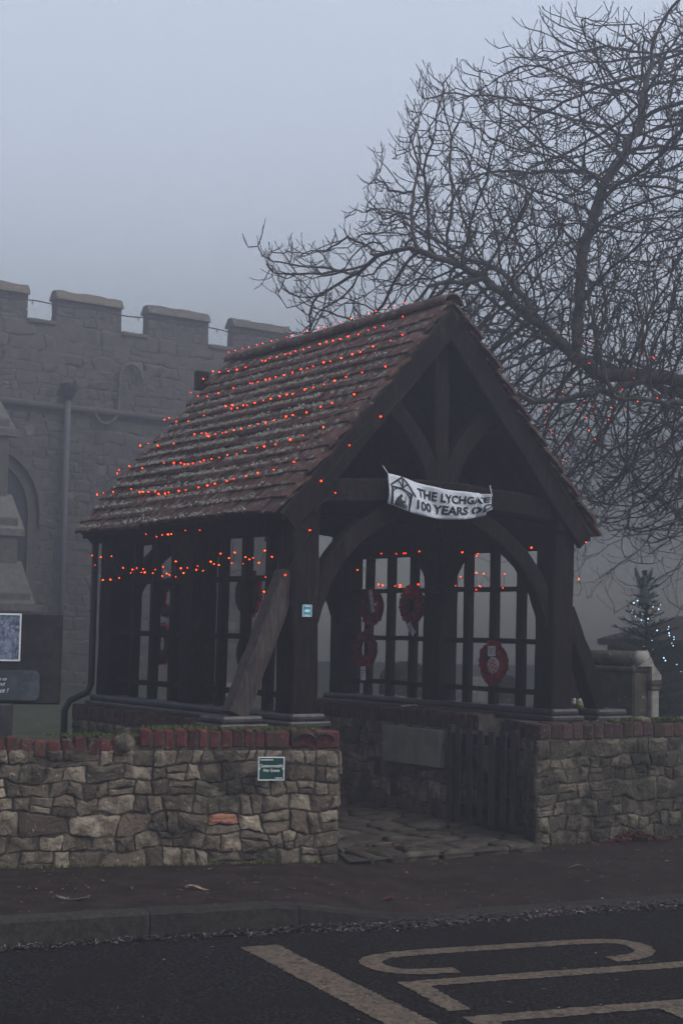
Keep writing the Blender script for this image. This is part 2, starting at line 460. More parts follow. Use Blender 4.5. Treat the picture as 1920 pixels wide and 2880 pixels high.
def rubble_face(parent, base, p0, p1, z0, z1, seed, hmin=.10, hmax=.19, joint=.006, proud=(.006, .026), m='stone', special=None, join=None, asp=(1.0, 1.9), holes=()):
    """one object per stone on the vertical face p0->p1 (plan); outside is on the right of the direction"""
    rg = random.Random(seed)
    a = Vector((p0[0], p0[1], 0)); b = Vector((p1[0], p1[1], 0)); L = (b-a).length; d = (b-a)/L
    nrm = Vector((d.y, -d.x, 0))
    cells = coursed(L, z0, z1, rg, hmin, hmax, asp)
    made = []
    for ce in cells:
        g = stone_geo(ce, rg, joint, rg.uniform(*proud))
        if not g: continue
        (cx, cz), V, F = g
        if any(h[0] < cx < h[1] and h[2] < cz < h[3] for h in holes): continue
        org = a + d*cx + Vector((0, 0, cz))
        VV = [tuple(d*x + Vector((0, 0, y)) + nrm*dep) for x, y, dep in V]
        if join is not None:
            join.add([tuple(org-base+Vector(v)) for v in VV], F); continue
        mm = m
        if special and abs(cx-special[0]) < .09 and abs(cz-special[1]) < .06 and not getattr(special[2], 'done', 0):
            mm = 'stone_red'
        o = obj('stone', VV, F, mm, parent, org-base); made.append((o, cx, cz))
    return made

def brick_row(parent, base, p0, p1, z0, h, seed, width=.072, depth=.2, m='brick', jit=.006, taper=0.0, start=0.0):
    rg = random.Random(seed)
    a = Vector((p0[0], p0[1], 0)); b = Vector((p1[0], p1[1], 0)); L = (b-a).length; d = (b-a)/L
    ang = math.atan2(d.y, d.x); x = start
    meshes = []
    for k in range(5):
        w = width*rg.uniform(.88, 1.08)
        V, F = box(-w/2, w/2, -.0, depth, 0, h*rg.uniform(.95, 1.03), .011)
        V = [(vx+rg.uniform(-.003, .003), vy+rg.uniform(-.004, .004), vz+rg.uniform(-.004, .004)) for vx, vy, vz in V]
        meshes.append((mesh('brick', V, F, m), w))
    q0, q1 = a+d*.01, b-d*.01; nn = Vector((-d.y, d.x, 0))
    P4 = [q0+nn*(.008+taper*.15), q1+nn*(.008+taper*.15), q1+nn*(depth-.01), q0+nn*(depth-.01)]
    V, F = prism([(q.x-base.x, q.y-base.y) for q in P4], z0-base.z-.012, z0-base.z+h*(.88 if taper == 0 else .60)); obj('mortar_joint', V, F, 'mortar', parent)
    while x < L-width*.5:
        me, w = rg.choice(meshes)
        q = a + d*(x+w/2)
        put('brick', me, parent, (q.x-base.x, q.y-base.y, z0-base.z+rg.uniform(-jit, jit)), (rg.uniform(-.05, .05)-taper, rg.uniform(-.03, .03), ang+rg.uniform(-.03, .03)))
        x += w+.007+rg.uniform(0, .004)

# ================================================================== the setting
def sheet(name, poly, z, m, kind='structure', parent=None):
    o = obj(name, [(x, y, z) for x, y in poly], [tuple(range(len(poly)))], m, parent)
    if parent is None: tag(o, kind=kind)
    return o

sheet('ground', [(-55, -15), (55, -15), (55, 83), (-55, 83)], -.30, 'earth')
# road: asphalt at z = -0.15, up to the kerb line
KP = [(-9.0, 5.20), (-1.82, 8.24), (-1.12, 8.54), (-.54, 8.77), (.05, 9.02), (.54, 9.23), (1.27, 9.56), (2.32, 10.04), (9.0, 13.1)]
road = sheet('road', [(-54, -14), (54, -14), (54, 33.9), (9.0, 13.3)] + [(x, y+.05) for x, y in KP[::-1][1:]] + [(-54, -13.9)], -.15, 'asphalt')

def kerb_line(x):
    for (x0, y0), (x1, y1) in zip(KP, KP[1:]):
        if x0 <= x <= x1: return y0+(y1-y0)*(x-x0)/(x1-x0)
    return KP[0][1] if x < KP[0][0] else KP[-1][1]
def kerb_h(x):      # top of the kerb above z: full upstand on the left, dropped by the gate
    t = min(1, max(0, (x+.40)/.95)); t = t*t*(3-2*t)
    u = min(1, max(0, (x-2.6)/1.2))
    return (0.0)*(1-t) + (-.118)*t + .0*u
# pavement: from the kerb back to the walls, dips to the dropped kerb
def pave_z(x, t):
    return kerb_h(x)*(1-min(1, t*1.35))**1.0 + .02*math.sin(x*1.3)*t*.3 - .012
V = []; F = []
nx, nt = 90, 14
def back_line(x): return 10.72+.24*x if x < 0 else 11.1+.62*(x-.2) if x < 1.6 else 11.75+.62*(x-1.6)
for i in range(nx+1):
    x = -9+18*i/nx
    y0 = kerb_line(x)+.115; y1 = back_line(x)+.45
    for j in range(nt+1):
        t = j/nt; V.append((x-.42*t*0, y0+(y1-y0)*t, pave_z(x, t)))
for i in range(nx):
    for j in range(nt):
        a = i*(nt+1)+j; F.append((a, a+nt+1, a+nt+2, a+1))
pav = obj('pavement', V, F, 'pavement', smooth=True); tag(pav, kind='structure')
# kerb stones
kerb = empty('kerb', (0, 8.9, -.15)); tag(kerb, kind='structure')
x = -8.6
rg = random.Random(3)
while x < 8.2:
    l = .84
    pts = []
    V = []; F = []; ns = 7
    for i in range(ns):
        xx = x + .002 + (l-.004)*i/(ns-1); y = kerb_line(xx); z = kerb_h(xx)
        for (dy, zz) in ((-.012, -.24), (.0, min(-.15, z-.03)), (.012, z-.018), (.028, z), (.125, z+.004), (.13, -.24)):
            V.append((xx-dy*.4+rg.uniform(-.002, .002), y+dy-8.9+rg.uniform(-.002, .002), zz+.15+rg.uniform(-.0015, .0015)))
    for i in range(ns-1):
        for k in range(6):
            j = (k+1) % 6; F.append((i*6+k, (i+1)*6+k, (i+1)*6+j, i*6+j))
    F.append(tuple(range(6))); F.append(tuple(range(ns*6-1, ns*6-7, -1)))
    obj('kerb_stone', V, F, 'kerb', kerb); x += l

# painted markings: one sheet 4 mm above the asphalt, each letter its own
def ribbon(name, pts, w, z=-.146, label=None, closed=False):
    P = [Vector((p[0], p[1], 0)) for p in pts]
    if len(P) > 2:      # smooth
        Q = [P[0]]
        for i in range(len(P)-1):
            a = P[max(i-1, 0)]; b = P[i]; c = P[i+1]; d = P[min(i+2, len(P)-1)]
            for t in (.25, .5, .75, 1):
                Q.append(.5*((2*b)+(c-a)*t+(2*a-5*b+4*c-d)*t*t+(3*b-a-3*c+d)*t**3))
        P = Q
    R_ = [P[0]]
    for a, b in zip(P, P[1:]):
        k = max(1, int((b-a).length/.02)); R_ += [a.lerp(b, i/k) for i in range(1, k+1)]
    P = R_
    rg = random.Random(len(pts)*7)
    V = []; F = []
    for i, p in enumerate(P):
        t = (P[min(i+1, len(P)-1)]-P[max(i-1, 0)]).normalized(); n = Vector((-t.y, t.x, 0))
        for s in (-1, 1):
            q = p+n*s*(w/2+rg.uniform(-.011, .009)); V.append((q.x, q.y, z))
    for i in range(len(P)-1): F.append((2*i, 2*i+2, 2*i+3, 2*i+1))
    return V, F
mark = MB()
lc = [(.65, 7.93), (.55, 7.90), (.44, 7.87), (.33, 7.88), (.25, 7.96), (.205, 8.07), (.23, 8.18), (.33, 8.27), (.55, 8.375), (.91, 8.515), (1.3, 8.665), (1.53, 8.735), (1.67, 8.72), (1.745, 8.62), (1.75, 8.49), (1.70, 8.38), (1.61, 8.30), (1.52, 8.26)]
obj('painted_letter', *ribbon('c', lc, .125), 'paint', road)
mk = MB(); mk.add(*ribbon('l', [(2.9, 8.555), (.345, 7.575)], .125)); mk.add(*ribbon('l', [(.425, 7.55), (.60, 7.09)], .125, z=-.1455))
mk.build('painted_letter', 'paint', road)
mk = MB(); mk.add(*ribbon('e', [(2.9, 7.78), (.62, 6.91)], .125))
for k, (xx, yy) in enumerate(((.70, 6.87), (1.61, 7.22), (2.55, 7.58))): mk.add(*ribbon('e', [(xx, yy), (xx+.20, yy-.52)], .125, z=-.1455))
mk.build('painted_letter', 'paint', road)
# thick edge line of the marked bay
def eline(t): return (-.42+.80*t, 8.46-1.65*t)
d = Vector((.80, -1.65, 0)).normalized(); n = Vector((-d.y, d.x, 0))
V = []; F = []; rg = random.Random(5)
for i in range(241):
    p = Vector((-.415, 8.43, 0)) + d*(i*.02); w = .112+rg.uniform(-.009, .006)
    V += [tuple(p-n*w+Vector((0, 0, -.146))), tuple(p+n*w+Vector((0, 0, -.146)))]
for i in range(240): F.append((2*i, 2*i+1, 2*i+3, 2*i+2))
obj('painted_line', V, F, 'paint', road)

# churchyard turf behind the walls
yard = sheet('churchyard_ground', [(-54, -1.9), (-2.2, 10.45), (-1.3, 10.66), tuple(wor(-.2, .2)[:2]), tuple(wor(-.2, 3.25)[:2]), tuple(wor(.3, 3.7)[:2]), tuple(wor(2.1, 3.7)[:2]), tuple(wor(2.75, 3.25)[:2]), tuple(wor(2.75, .2)[:2]), (4.2, 13.45), (54, 43), (54, 82), (-54, 82)], .06, 'grass')
V = [(-14, 13.2, .064), (-3.2, 15.9, .064), (-2.9, 17.6, .064), (-14, 15.3, .064)]
o = obj('churchyard_path', V, [(0, 1, 2, 3)], 'gravel'); tag(o, kind='structure')

# crazy-paved path through the gate
PB = [(.10, 10.55), (1.62, 11.48), tuple(wor(2.02, -.2)[:2]), tuple(wor(2.02, 3.6)[:2]), tuple(wor(.4, 3.6)[:2]), tuple(wor(.2, -.3)[:2])]
bed = obj('path', [(x, y, .0+.03*max(0, i//2)*0+.003) for i, (x, y) in enumerate(PB)], [tuple(range(len(PB)))], 'earth'); tag(bed, kind='structure')
rg = random.Random(21)
sd = []
for _ in range(4000):
    u = rg.uniform(-.2, 2.1); v = rg.uniform(-1.4, 3.6); p = wor(u, v)
    if all((p.x-q[0])**2*.75+(p.y-q[1])**2*1.3 > (.052 if v < 1 else .07) for q in sd): sd.append((p.x, p.y))
def sgn_clip(poly):
    for i in range(len(PB)):
        (x0, y0), (x1, y1) = PB[i], PB[(i+1) % len(PB)]
        a, b = (y1-y0), -(x1-x0); poly = clip(poly, a, b, a*x0+b*y0)
        if len(poly) < 3: return poly
    return poly
for ce in voronoi(sd, [(-3, 9), (4, 9), (4, 17), (-3, 17)]):
    ce = sgn_clip(ce)
    if len(ce) < 3: continue
    g = stone_geo(ce, rg, .016, rg.uniform(.014, .03))
    if not g: continue
    (cx, cy_), V, F = g
    v = (Vector((cx, cy_, 0))-O).dot(GV)
    obj('paving_stone', V, F, 'paver', bed, (cx, cy_, .004+max(0, v)*.028), smooth=True)

# ================================================================== roadside walls
A, B, C = Vector((-4.4, 9.60, 0)), Vector((-1.36, 10.325, 0)), Vector((.02, 10.65, 0))
dirL = (C-B).normalized(); inL = Vector((-dirL.y, dirL.x, 0))
wl_ = empty('stone_wall', A)
tag(wl_, 'rubble stone wall with red brick coping and green sign, beside the wooden notice board', 'wall')
base = A.copy()
gi = lambda u, v: wor(u, v)
# core: low wall + wide platform under the gate's corner strut
p = [A, B, C, C+inL*.42, wor(.32, .3), wor(-.85, .3), B+inL*.36, A+inL*.36]
V, F = prism([(q.x-base.x, q.y-base.y) for q in p], -.12, .80); obj('mortar_core', V, F, 'mortar', wl_)
p2 = [B+dirL*.02+inL*.10, C+inL*.10-dirL*.05, C+inL*.42-dirL*.02, wor(.28, .3), wor(-.82, .3), B+inL*.36]
V, F = prism([(q.x-base.x, q.y-base.y) for q in p2], .80, .895); obj('platform', V, F, 'mortar', wl_)
made = rubble_face(wl_, base, A, C, -.05, .775, 11, .07, .15, asp=(.75, 1.75))
# the reddish stone below the sign
best = min(made, key=lambda t: abs(t[1]-((Vector((-.80, 10.45, 0))-A).length))+abs(t[2]-.30))
best[0].data.materials[0] = M['stone_red']
rubble_face(wl_, base, C, C+inL*.42, -.05, .775, 12, .10, .17)
off = inL*-.012
brick_row(wl_, base, B+off, B+dirL*.86+off, .785, .125, 13)
rg = random.Random(4)
# last bricks by the opening are laid lengthwise
for k in range(3):
    V, F = box(0, .172, 0, .2, 0, .118, .012)
    V = [(a+rg.uniform(-.004, .004), b+rg.uniform(-.004, .004), c+rg.uniform(-.004, .004)) for a, b, c in V]
    q = B+dirL*(.875+.183*k)+off-base
    obj('brick', V, F, 'brick', wl_, (q.x, q.y, .787), (rg.uniform(-.02, .02), 0, math.atan2(dirL.y, dirL.x)))
dA = (B-A).normalized()
brick_row(wl_, base, A+inL*-.02, A+dA*1.6+inL*-.02, .77, .128, 14, width=.074, depth=.24, jit=.014, taper=.10)
brick_row(wl_, base, A+dA*1.6+inL*-.02, B+inL*-.02-dirL*.13, .74, .118, 15, width=.08, depth=.24, jit=.016, taper=.16)
for k, (s, z, r) in enumerate(((-.10, .80, .075), (-.03, .74, .05), (.03, .765, .045))):   # loose rubble at the step in the coping
    V, F = icos(1, 2); rr = random.Random(k)
    V = [(a*r*1.2*(1+rr.uniform(-.1, .1)), b*r*1.6*(1+rr.uniform(-.1, .1)), c*r*(1+rr.uniform(-.1, .1))) for a, b, c in V]
    q = B+dirL*s+inL*.08-base; obj('stone', V, F, 'stone', wl_, (q.x, q.y, z), smooth=True)
# iron scroll stubs on the coping
for s in (1.16, 1.30):
    sg = 1 if s < 1.2 else -1
    pts = [B+dirL*(s+sg*.07*math.sin(a)-base.x*0)+inL*-.03-base+Vector((0, 0, .875+.045*math.cos(a)-.03)) for a in [R(x) for x in range(-100, 101, 20)]]
    V, F = tube(pts, .012, 6); obj('iron_scroll', V, F, 'black', wl_)

# right-hand wall
A2, C2 = Vector((1.55, 11.60, 0)), Vector((5.2, 13.86, 0))
dirR = (C2-A2).normalized(); inR = Vector((-dirR.y, dirR.x, 0))
J = A2+dirR*.88
wr_ = empty('stone_wall', A2)
tag(wr_, 'mossy rubble stone wall with dark brick coping, in front of the scrolled tomb', 'wall')
base = A2.copy()
Hn = wor(2.06, -.16)
p = [A2, C2, C2+inR*.4, wor(3.6, .32), wor(2.3, .32), wor(2.14, -.1), Hn]
V, F = prism([(q.x-base.x, q.y-base.y) for q in p], -.15, .80); obj('mortar_core', V, F, 'mortar', wr_)
p2 = [A2+inR*.10+dirR*.03, C2+inR*.1, C2+inR*.38, wor(3.55, .3), wor(2.32, .3), wor(2.2, -.1)]
V, F = prism([(q.x-base.x, q.y-base.y) for q in p2], .80, .90); obj('platform', V, F, 'mortar', wr_)
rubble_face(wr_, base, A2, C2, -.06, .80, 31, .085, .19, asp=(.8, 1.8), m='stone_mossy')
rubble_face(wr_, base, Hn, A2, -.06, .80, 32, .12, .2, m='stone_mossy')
brick_row(wr_, base, A2+inR*-.012+dirR*.02, C2+inR*-.012, .805, .122, 33, width=.10, jit=.008, m='brick_dark')
rg = random.Random(8)
for k in range(7):
    V, F = icos(1, 2)
    r = rg.uniform(.03, .06); q = A2+dirR*(rg.uniform(.9, 3.2))+inR*.05-base
    V = [(a*r*1.5*(1+rg.uniform(-.1, .1)), b*r*1.4*(1+rg.uniform(-.1, .1)), c*r*.7*(1+rg.uniform(-.1, .1))) for a, b, c in V]
    obj('stone', V, F, 'stone', wr_, (q.x, q.y, .935), smooth=True)

# dwarf wall carrying the gate's left screen (outer face seen) and right screen (inner face seen)
def dwarf(u0, u1, label, seed, face_u, m, mb):
    b0 = wor((u0+u1)/2, 1.5)
    w = empty('dwarf_wall', b0); tag(w, label, 'wall')
    P = [wor(u0, .31), wor(u1, .31), wor(u1, GD+.28), wor(u0, GD+.28)]
    V, F = prism([(q.x-b0.x, q.y-b0.y) for q in P], -.02, .80); obj('mortar_core', V, F, 'mortar', w)
    P = [wor(u0+.06, .32), wor(u1-.06, .32), wor(u1-.06, GD+.24), wor(u0+.06, GD+.24)]
    V, F = prism([(q.x-b0.x, q.y-b0.y) for q in P], .80, .90); obj('bedding', V, F, 'mortar', w)
    return w, b0
w, b0 = dwarf(-.26, .32, 'low stone and brick wall under the side screen nearest the church', 41, -.26, 'stone', 'brick')
rubble_face(w, b0, wor(-.26, GD+.28), wor(-.26, .31), .0, .775, 41, .10, .17)
rubble_face(w, b0, wor(.32, GD+.28), wor(-.26, GD+.28), .0, .775, 43, .12, .2)
brick_row(w, b0, wor(-.275, GD+.27), wor(-.275, .31), .785, .125, 42, m='brick_dark')
w, b0 = dwarf(2.06, 2.86, 'stone wall with brick ledge inside the gate, holding the blank plaque', 44, 2.06, 'stone', 'brick')
PLQ = (.78-.03, 1.6+.03)
rubble_face(w, b0, wor(2.06, GD+.28), wor(2.06, .31), .0, .805, 45, .11, .2, asp=(.8, 1.4), proud=(.01, .03),
            holes=[(GD+.28-1.56, GD+.28-.80, .50, .74)])
brick_row(w, b0, wor(2.045, GD+.27), wor(2.045, .31), .815, .125, 46, width=.072, m='brick_dark')
rubble_face(w, b0, wor(2.86, .31), wor(2.86, GD+.28), .0, .80, 47, .2, .3)
pl = obj('plaque', *box(-.413, .413, -.02, .045, -.16, .16, .006), 'plaque', None, wor(2.02, 1.19, .62), (0, 0, YAW-math.pi/2))
tag(pl, 'blank pale rectangular stone plaque on the inner wall, beside the open gate', 'plaque')

# ================================================================== the lychgate
LG = empty('lychgate', O, YAW)
tag(LG, 'old dark timber lychgate with lichened clay tile roof and open slatted sides', 'lychgate')
SA = math.atan2(ZR-ZE, GW/2+OE); cA, sA = math.cos(SA), math.sin(SA); SL = math.hypot(ZR-ZE, GW/2+OE)
def Ls(v, s, n=0): return Vector((-OE+s*cA-n*sA, v, ZE+s*sA+n*cA))
def Rs(v, s, n=0): return Vector((GW+OE-s*cA+n*sA, v, ZE+s*sA+n*cA))
# sills: two mouldings
def sill(name, u0, u1, v0, v1, z0=.90):
    mb = MB(); mb.box(u0-.045, u1+.045, v0-.045, v1+.045, z0, z0+.045, .012); mb.box(u0-.015, u1+.015, v0-.015, v1+.015, z0+.045, z0+.10, .018)
    return mb.build(name, 'timber_sill', LG)
for u in (0, GW): sill('sill', u-.14, u+.14, -.16, GD+.16, .905)
# posts
PV = (0, GD/2, GD)
lean = {(0, 0): (-.015, 0), (GW, 0): (.03, 0)}
for u in (0, GW):
    for v in PV:
        lu, lv = lean.get((u, v), (.012, 0))
        timber('post', seg((u, v, 1.0), (u+lu, v+lv, 2.66), 8), .235, .235, LG, (1, 0, 0), ch=.014, wob=.004)
# wall plates, slatted side screens
for u in (0, GW):
    timber('wall_plate', seg((u, -.15, 2.60), (u, GD+.15, 2.60), 10), .17, .2, LG, (1, 0, 0))
    timber('head_rail', seg((u, .1, 2.43), (u, GD-.1, 2.43), 8), .09, .16, LG, (1, 0, 0))
    for z in (1.13, 1.56, 2.02):
        timber('rail', seg((u, .09, z), (u, GD-.09, z+.01), 10), .045, .045, LG, (1, 0, 0), ch=.006)
    sp = GD/8
    for k in range(1, 8):
        if k == 4: continue
        v = GD/2+(k-4)*.36+(.045 if k > 4 else -.045)
        timber('mullion', seg((u, v, 1.0), (u+.012, v, 2.42), 5), .075, .075, LG, (1, 0, 0), ch=.008, wob=.002)
    # curved side braces from the middle post up to the plate
    for s in (-1, 1):
        timber('side_brace', bez((u, GD/2+s*.08, 1.95), (u, GD/2+s*.15, 2.35), (u, GD/2+s*.62, 2.5), 8), .07, .12, LG, (1, 0, 0))
# trusses front, middle, back
for ti, v in enumerate((0, GD/2, GD)):
    pts = [Vector((x, v, 2.66+.075*math.sin(math.pi*(x+.1)/(GW+.2)))) for x in [-.12+(GW+.24)*i/12 for i in range(13)]]
    timber('tie_beam', pts, .2, .19, LG, (0, 1, 0), ch=.018, wob=.005)
    timber('king_post', seg((GW/2+.02, v, 2.80), (GW/2, v, 4.12), 6), .13, .15, LG, (0, 1, 0))
    for s in (-1, 1):
        e = -.22 if s < 0 else GW+.22
        zt = ZE+(OE-.22)*math.tan(SA)-.20
        timber('principal_rafter', seg((e, v, zt), (GW/2, v, 4.10), 8), .14, .17, LG, (0, 1, 0))
        c = GW/2+.02
        timber('strut', bez((c+s*.09, v, 2.84), (c+s*.15, v, 3.12), (c+s*.52, v, 3.42), 9), .13, .15, LG, (0, 1, 0))
    if ti != 1:
        for s in (-1, 1):
            pu = .08 if s < 0 else GW-.06
            mu = .86 if s < 0 else GW-.94
            qu = .24 if s < 0 else GW-.20
            timber('arched_brace', bez((pu, v, 1.70), (qu, v, 2.32), (mu, v, 2.57), 12), .12, .15, LG, (0, 1, 0), ch=.014, wob=.004)
# common rafters + barge boards + purlins
for i in range(1, 8):
    v = GD*i/8
    for f in (Ls, Rs): timber('rafter', [f(v, .05, -.12), f(v, SL*.5, -.12), f(v, SL-.03, -.12)], .07, .09, LG, (0, 1, 0), wob=.001)
for v in (-.155, GD+.155):
    for f in (Ls, Rs): timber('barge_board', [f(v, .02+k*(SL-.06)/8, -.145) for k in range(9)], .05, .19, LG, (0, 1, 0), ch=.008)
for f in (Ls, Rs): timber('purlin', [f(-.12+(GD+.24)*k/6, SL*.5, -.22) for k in range(7)], .11, .12, LG, (1, 0, 1))
# eaves boards
for f in (Ls, Rs): timber('eaves_board', [f(-OF+.03+(GD+2*OF-.06)*k/8, .03, -.085) for k in range(9)], .025, .09, LG, (1, 0, 0), ch=.004)
# roof boarding below the tiles
for f in (Ls, Rs):
    V = [f(-OF+.02, .01, -.075), f(GD+OF-.02, .01, -.075), f(GD+OF-.02, SL-.02, -.075), f(-OF+.02, SL-.02, -.075),
         f(-OF+.02, .01, -.05), f(GD+OF-.02, .01, -.05), f(GD+OF-.02, SL-.02, -.05), f(-OF+.02, SL-.02, -.05)]
    obj('roof_boarding', V, [(3, 2, 1, 0), (4, 5, 6, 7), (0, 1, 5, 4), (1, 2, 6, 5), (2, 3, 7, 6), (3, 0, 4, 7)], 'deck', LG)
# tiles
GA, TWD, TL = .136, .163, .27
rg = random.Random(77)
def tile_geo(k):
    r = random.Random(100+k); V = []; F = []
    nx_, ny = 3, 4; w = TWD-.008-r.uniform(0, .006)
    chip = r.uniform(0, .012)
    for side in (0, 1):
        for j in range(ny+1):
            for i in range(nx_+1):
                x = -w/2+w*i/nx_; y = TL*j/ny
                z = .010*math.sin(math.pi*j/ny) + .004*math.cos(math.pi*(i/nx_-.5)) + r.uniform(-.0012, .0012)
                if j == 0: y += r.uniform(0, .006) + (chip if i in (0, nx_) and r.random() < .4 else 0)
                V.append((x, y, z + (0 if side else -.022)))
    m = (nx_+1)*(ny+1)
    for j in range(ny):
        for i in range(nx_):
            a = j*(nx_+1)+i; F.append((m+a, m+a+1, m+a+nx_+2, m+a+nx_+1)); F.append((a+nx_+1, a+nx_+2, a+1, a))
    edge = [i for i in range(nx_+1)] + [j*(nx_+1)+nx_ for j in range(1, ny+1)] + [ny*(nx_+1)+i for i in range(nx_-1, -1, -1)] + [j*(nx_+1) for j in range(ny-1, 0, -1)]
    for a, b in zip(edge, edge[1:]+edge[:1]): F.append((a, b, m+b, m+a))
    return V, F
TG = [tile_geo(k) for k in range(8)]
TM = [mesh('roof_tile', V, F, 'tile') for V, F in TG]
spots = []
nrow = int(SL/GA); ncol = int(round((GD+2*OF)/TWD))
for side in (0, 1):
    for i in range(nrow):
        for j in range(ncol + (i % 2)):
            v = -OF + (j+.5)*TWD - (.5*TWD if i % 2 else 0)
            v = min(GD+OF-.03, max(-OF+.045, v)) + rg.uniform(-.004, .004)
            s = i*GA - .035 + rg.uniform(-.006, .006) + .010*math.sin(v*2.1+i*.3) + .006*math.sin(v*5.3+i)
            k = rg.randrange(8)
            f = Ls if side == 0 else Rs
            pos = f(v, s, .012 + rg.uniform(-.003, .004) + .010*math.sin(v*1.7+i*.5+side) - .02*math.sin(math.pi*min(1, max(0, (v+OF)/(GD+2*OF))))*math.sin(math.pi*i/nrow))
            X = Vector((0, -1, 0)) if side == 0 else Vector((0, 1, 0)); Y = Vector((cA, 0, sA)) if side == 0 else Vector((-cA, 0, sA))
            Z = X.cross(Y)
            m3 = Matrix((X, Y, Z)).transposed()
            rot = m3 @ (Matrix.Rotation(rg.uniform(-.02, .02), 3, 'Z') @ Matrix.Rotation(-.155+rg.uniform(-.03, .02), 3, 'X') @ Matrix.Rotation(rg.uniform(-.03, .03), 3, 'Y'))
            mw = Matrix.Translation(pos) @ rot.to_4x4()
            d = (wor(pos.x, pos.y, pos.z)-Vector((0, 0, 1.6))).length if side == 0 else 99+pos.y
            spots.append((d, k, mw))
spots.sort(key=lambda t: t[0])
rest = MB()
for n_, (d, k, mw) in enumerate(spots):
    if n_ < 300: put('roof_tile', TM[k], LG, mw=mw)
    else: rest.add([mw @ Vector(v) for v in TG[k][0]], TG[k][1])
tag(rest.build('roof_tiling', 'tile', LG), kind='stuff')
li = MB(); rgl = random.Random(55)
for i in range(nrow):
    for k in range(900):
        v = rgl.uniform(-OF+.1, GD+OF-.1)
        f = .5+.5*math.sin(v*3.1+i*1.9)*math.sin(v*7.3-i*1.1)
        mid = math.exp(-((i-nrow*.42)/(nrow*.36))**2)*math.exp(-((v-1.7)/1.5)**4)
        if rgl.random() > min(1, f*1.5+.1)*mid: continue
        s = i*GA-.035+abs(rgl.gauss(0, .028)); r = rgl.uniform(.006, .017)
        c = Ls(v, s, .034-.155*max(0, s-i*GA+.035)+.004*rgl.random()); n0 = len(li.V); nn = Vector((-sA, 0, cA)); t1 = Vector((0, 1, 0)); t2 = Vector((cA, 0, sA))
        for q in range(6):
            a = q*math.pi/3+rgl.random(); rr = r*rgl.uniform(.7, 1.3); li.V.append(tuple(c+t1*(rr*1.3*math.cos(a))+t2*(rr*math.sin(a))))
        li.V.append(tuple(c+nn*r*rgl.uniform(.4, .9)))
        li.F += [(n0+q, n0+(q+1) % 6, n0+6) for q in range(6)]
tag(li.build('lichen', 'lichen', LG), kind='stuff')
# ridge tiles
n = 11; ln = (GD+2*OF)/n
for k in range(n):
    V = []; F = []; r0 = .098
    for e, vv in enumerate((0, ln-.006)):
        for rr in (r0, r0-.018):
            for a in range(9):
                t = R(-8+196*a/8); V.append((-rr*math.cos(t)*1.05, vv, rr*math.sin(t)*.85))
    for a in range(8):
        F += [(a, a+1, 18+a+1, 18+a), (9+a+1, 9+a, 27+a, 27+a+1), (a+1, a, 9+a, 9+a+1), (18+a, 18+a+1, 27+a+1, 27+a)]
    F += [(0, 18, 27, 9), (8, 17, 35, 26)]
    v0 = -OF+k*ln
    obj('ridge_tile', V, F, 'ridge', LG, (GW/2, v0, ZR-.062+rg.uniform(-.005, .005)-.012*math.sin(math.pi*k/n)), (rg.uniform(-.02, .02), 0, rg.uniform(-.02, .02)), smooth=True)
# outer raking struts on moulded pads
for s, m in ((-1, 'timber_grey'), (1, 'timber')):
    if s < 0: a, b = Vector((-.55, -.02, 1.0)), Vector((-.10, 0, 2.04)); pu = -.56
    else: a, b = Vector((GW+.53, 0, 1.0)), Vector((GW+.12, 0, 1.84)); pu = GW+.56
    timber('raking_strut', seg(a, b, 9), .15, .155, LG, (0, 1, 0), m=m, ch=.012, wob=.006)
    sill('strut_pad', pu-.16, pu+.16, -.15, .15, .895)
# drainpipe at the back corner
pts = [(-.14, GD+.17, 2.5), (-.14, GD+.17, 1.10), (-.16, GD+.19, 1.02), (-.30, GD+.27, .94), (-.34, GD+.29, .85), (-.34, GD+.29, .1)]
V, F = tube(pts, .032, 8); obj('drainpipe', V, F, 'black', LG, smooth=True)

# ---- open gate leaf, folded back along the inner wall
GT = empty('gate_leaf', wor(2.0, -.22, .0), YAW)
tag(GT, 'low black wooden gate leaf standing open against the inner stone wall', 'gate')
def bar(name, p0, p1, w, h): timber(name, seg(p0, p1, 3), w, h, GT, (0, 1, 0) if p0[1] == p1[1] else (0, 0, 1), wob=.001, ch=.005)
for y, m in ((.02, 'timber_grey'), (.83, 'timber_sill')): timber('stile', seg((0, y, .04), (0, y, .84), 3), .06, .07, GT, (1, 0, 0), m=m, wob=.001, ch=.006)  # hinge stile in paler oak: the light falling on it is put into the colour
for z in (.14, .74): timber('rail', seg((0, .05, z), (0, .80, z), 3), .05, .08, GT, (1, 0, 0), wob=.001, ch=.006)
for k in range(5): timber('pale', seg((-.035, .12+.145*k, .06), (-.035, .12+.145*k, .82), 3), .02, .075, GT, (1, 0, 0), m='timber_sill', wob=.001, ch=.004)
timber('diagonal_brace', seg((.03, .06, .18), (.03, .79, .70), 3), .03, .07, GT, (1, 0, 0), wob=.001, ch=.004)
GP = obj('gate_post', *box(-.055, .055, -.055, .055, 0, .88, .012), 'timber', None, wor(2.03, -.33, 0), (0, 0, YAW))
tag(GP, 'short black timber gate post at the end of the mossy wall', 'post')

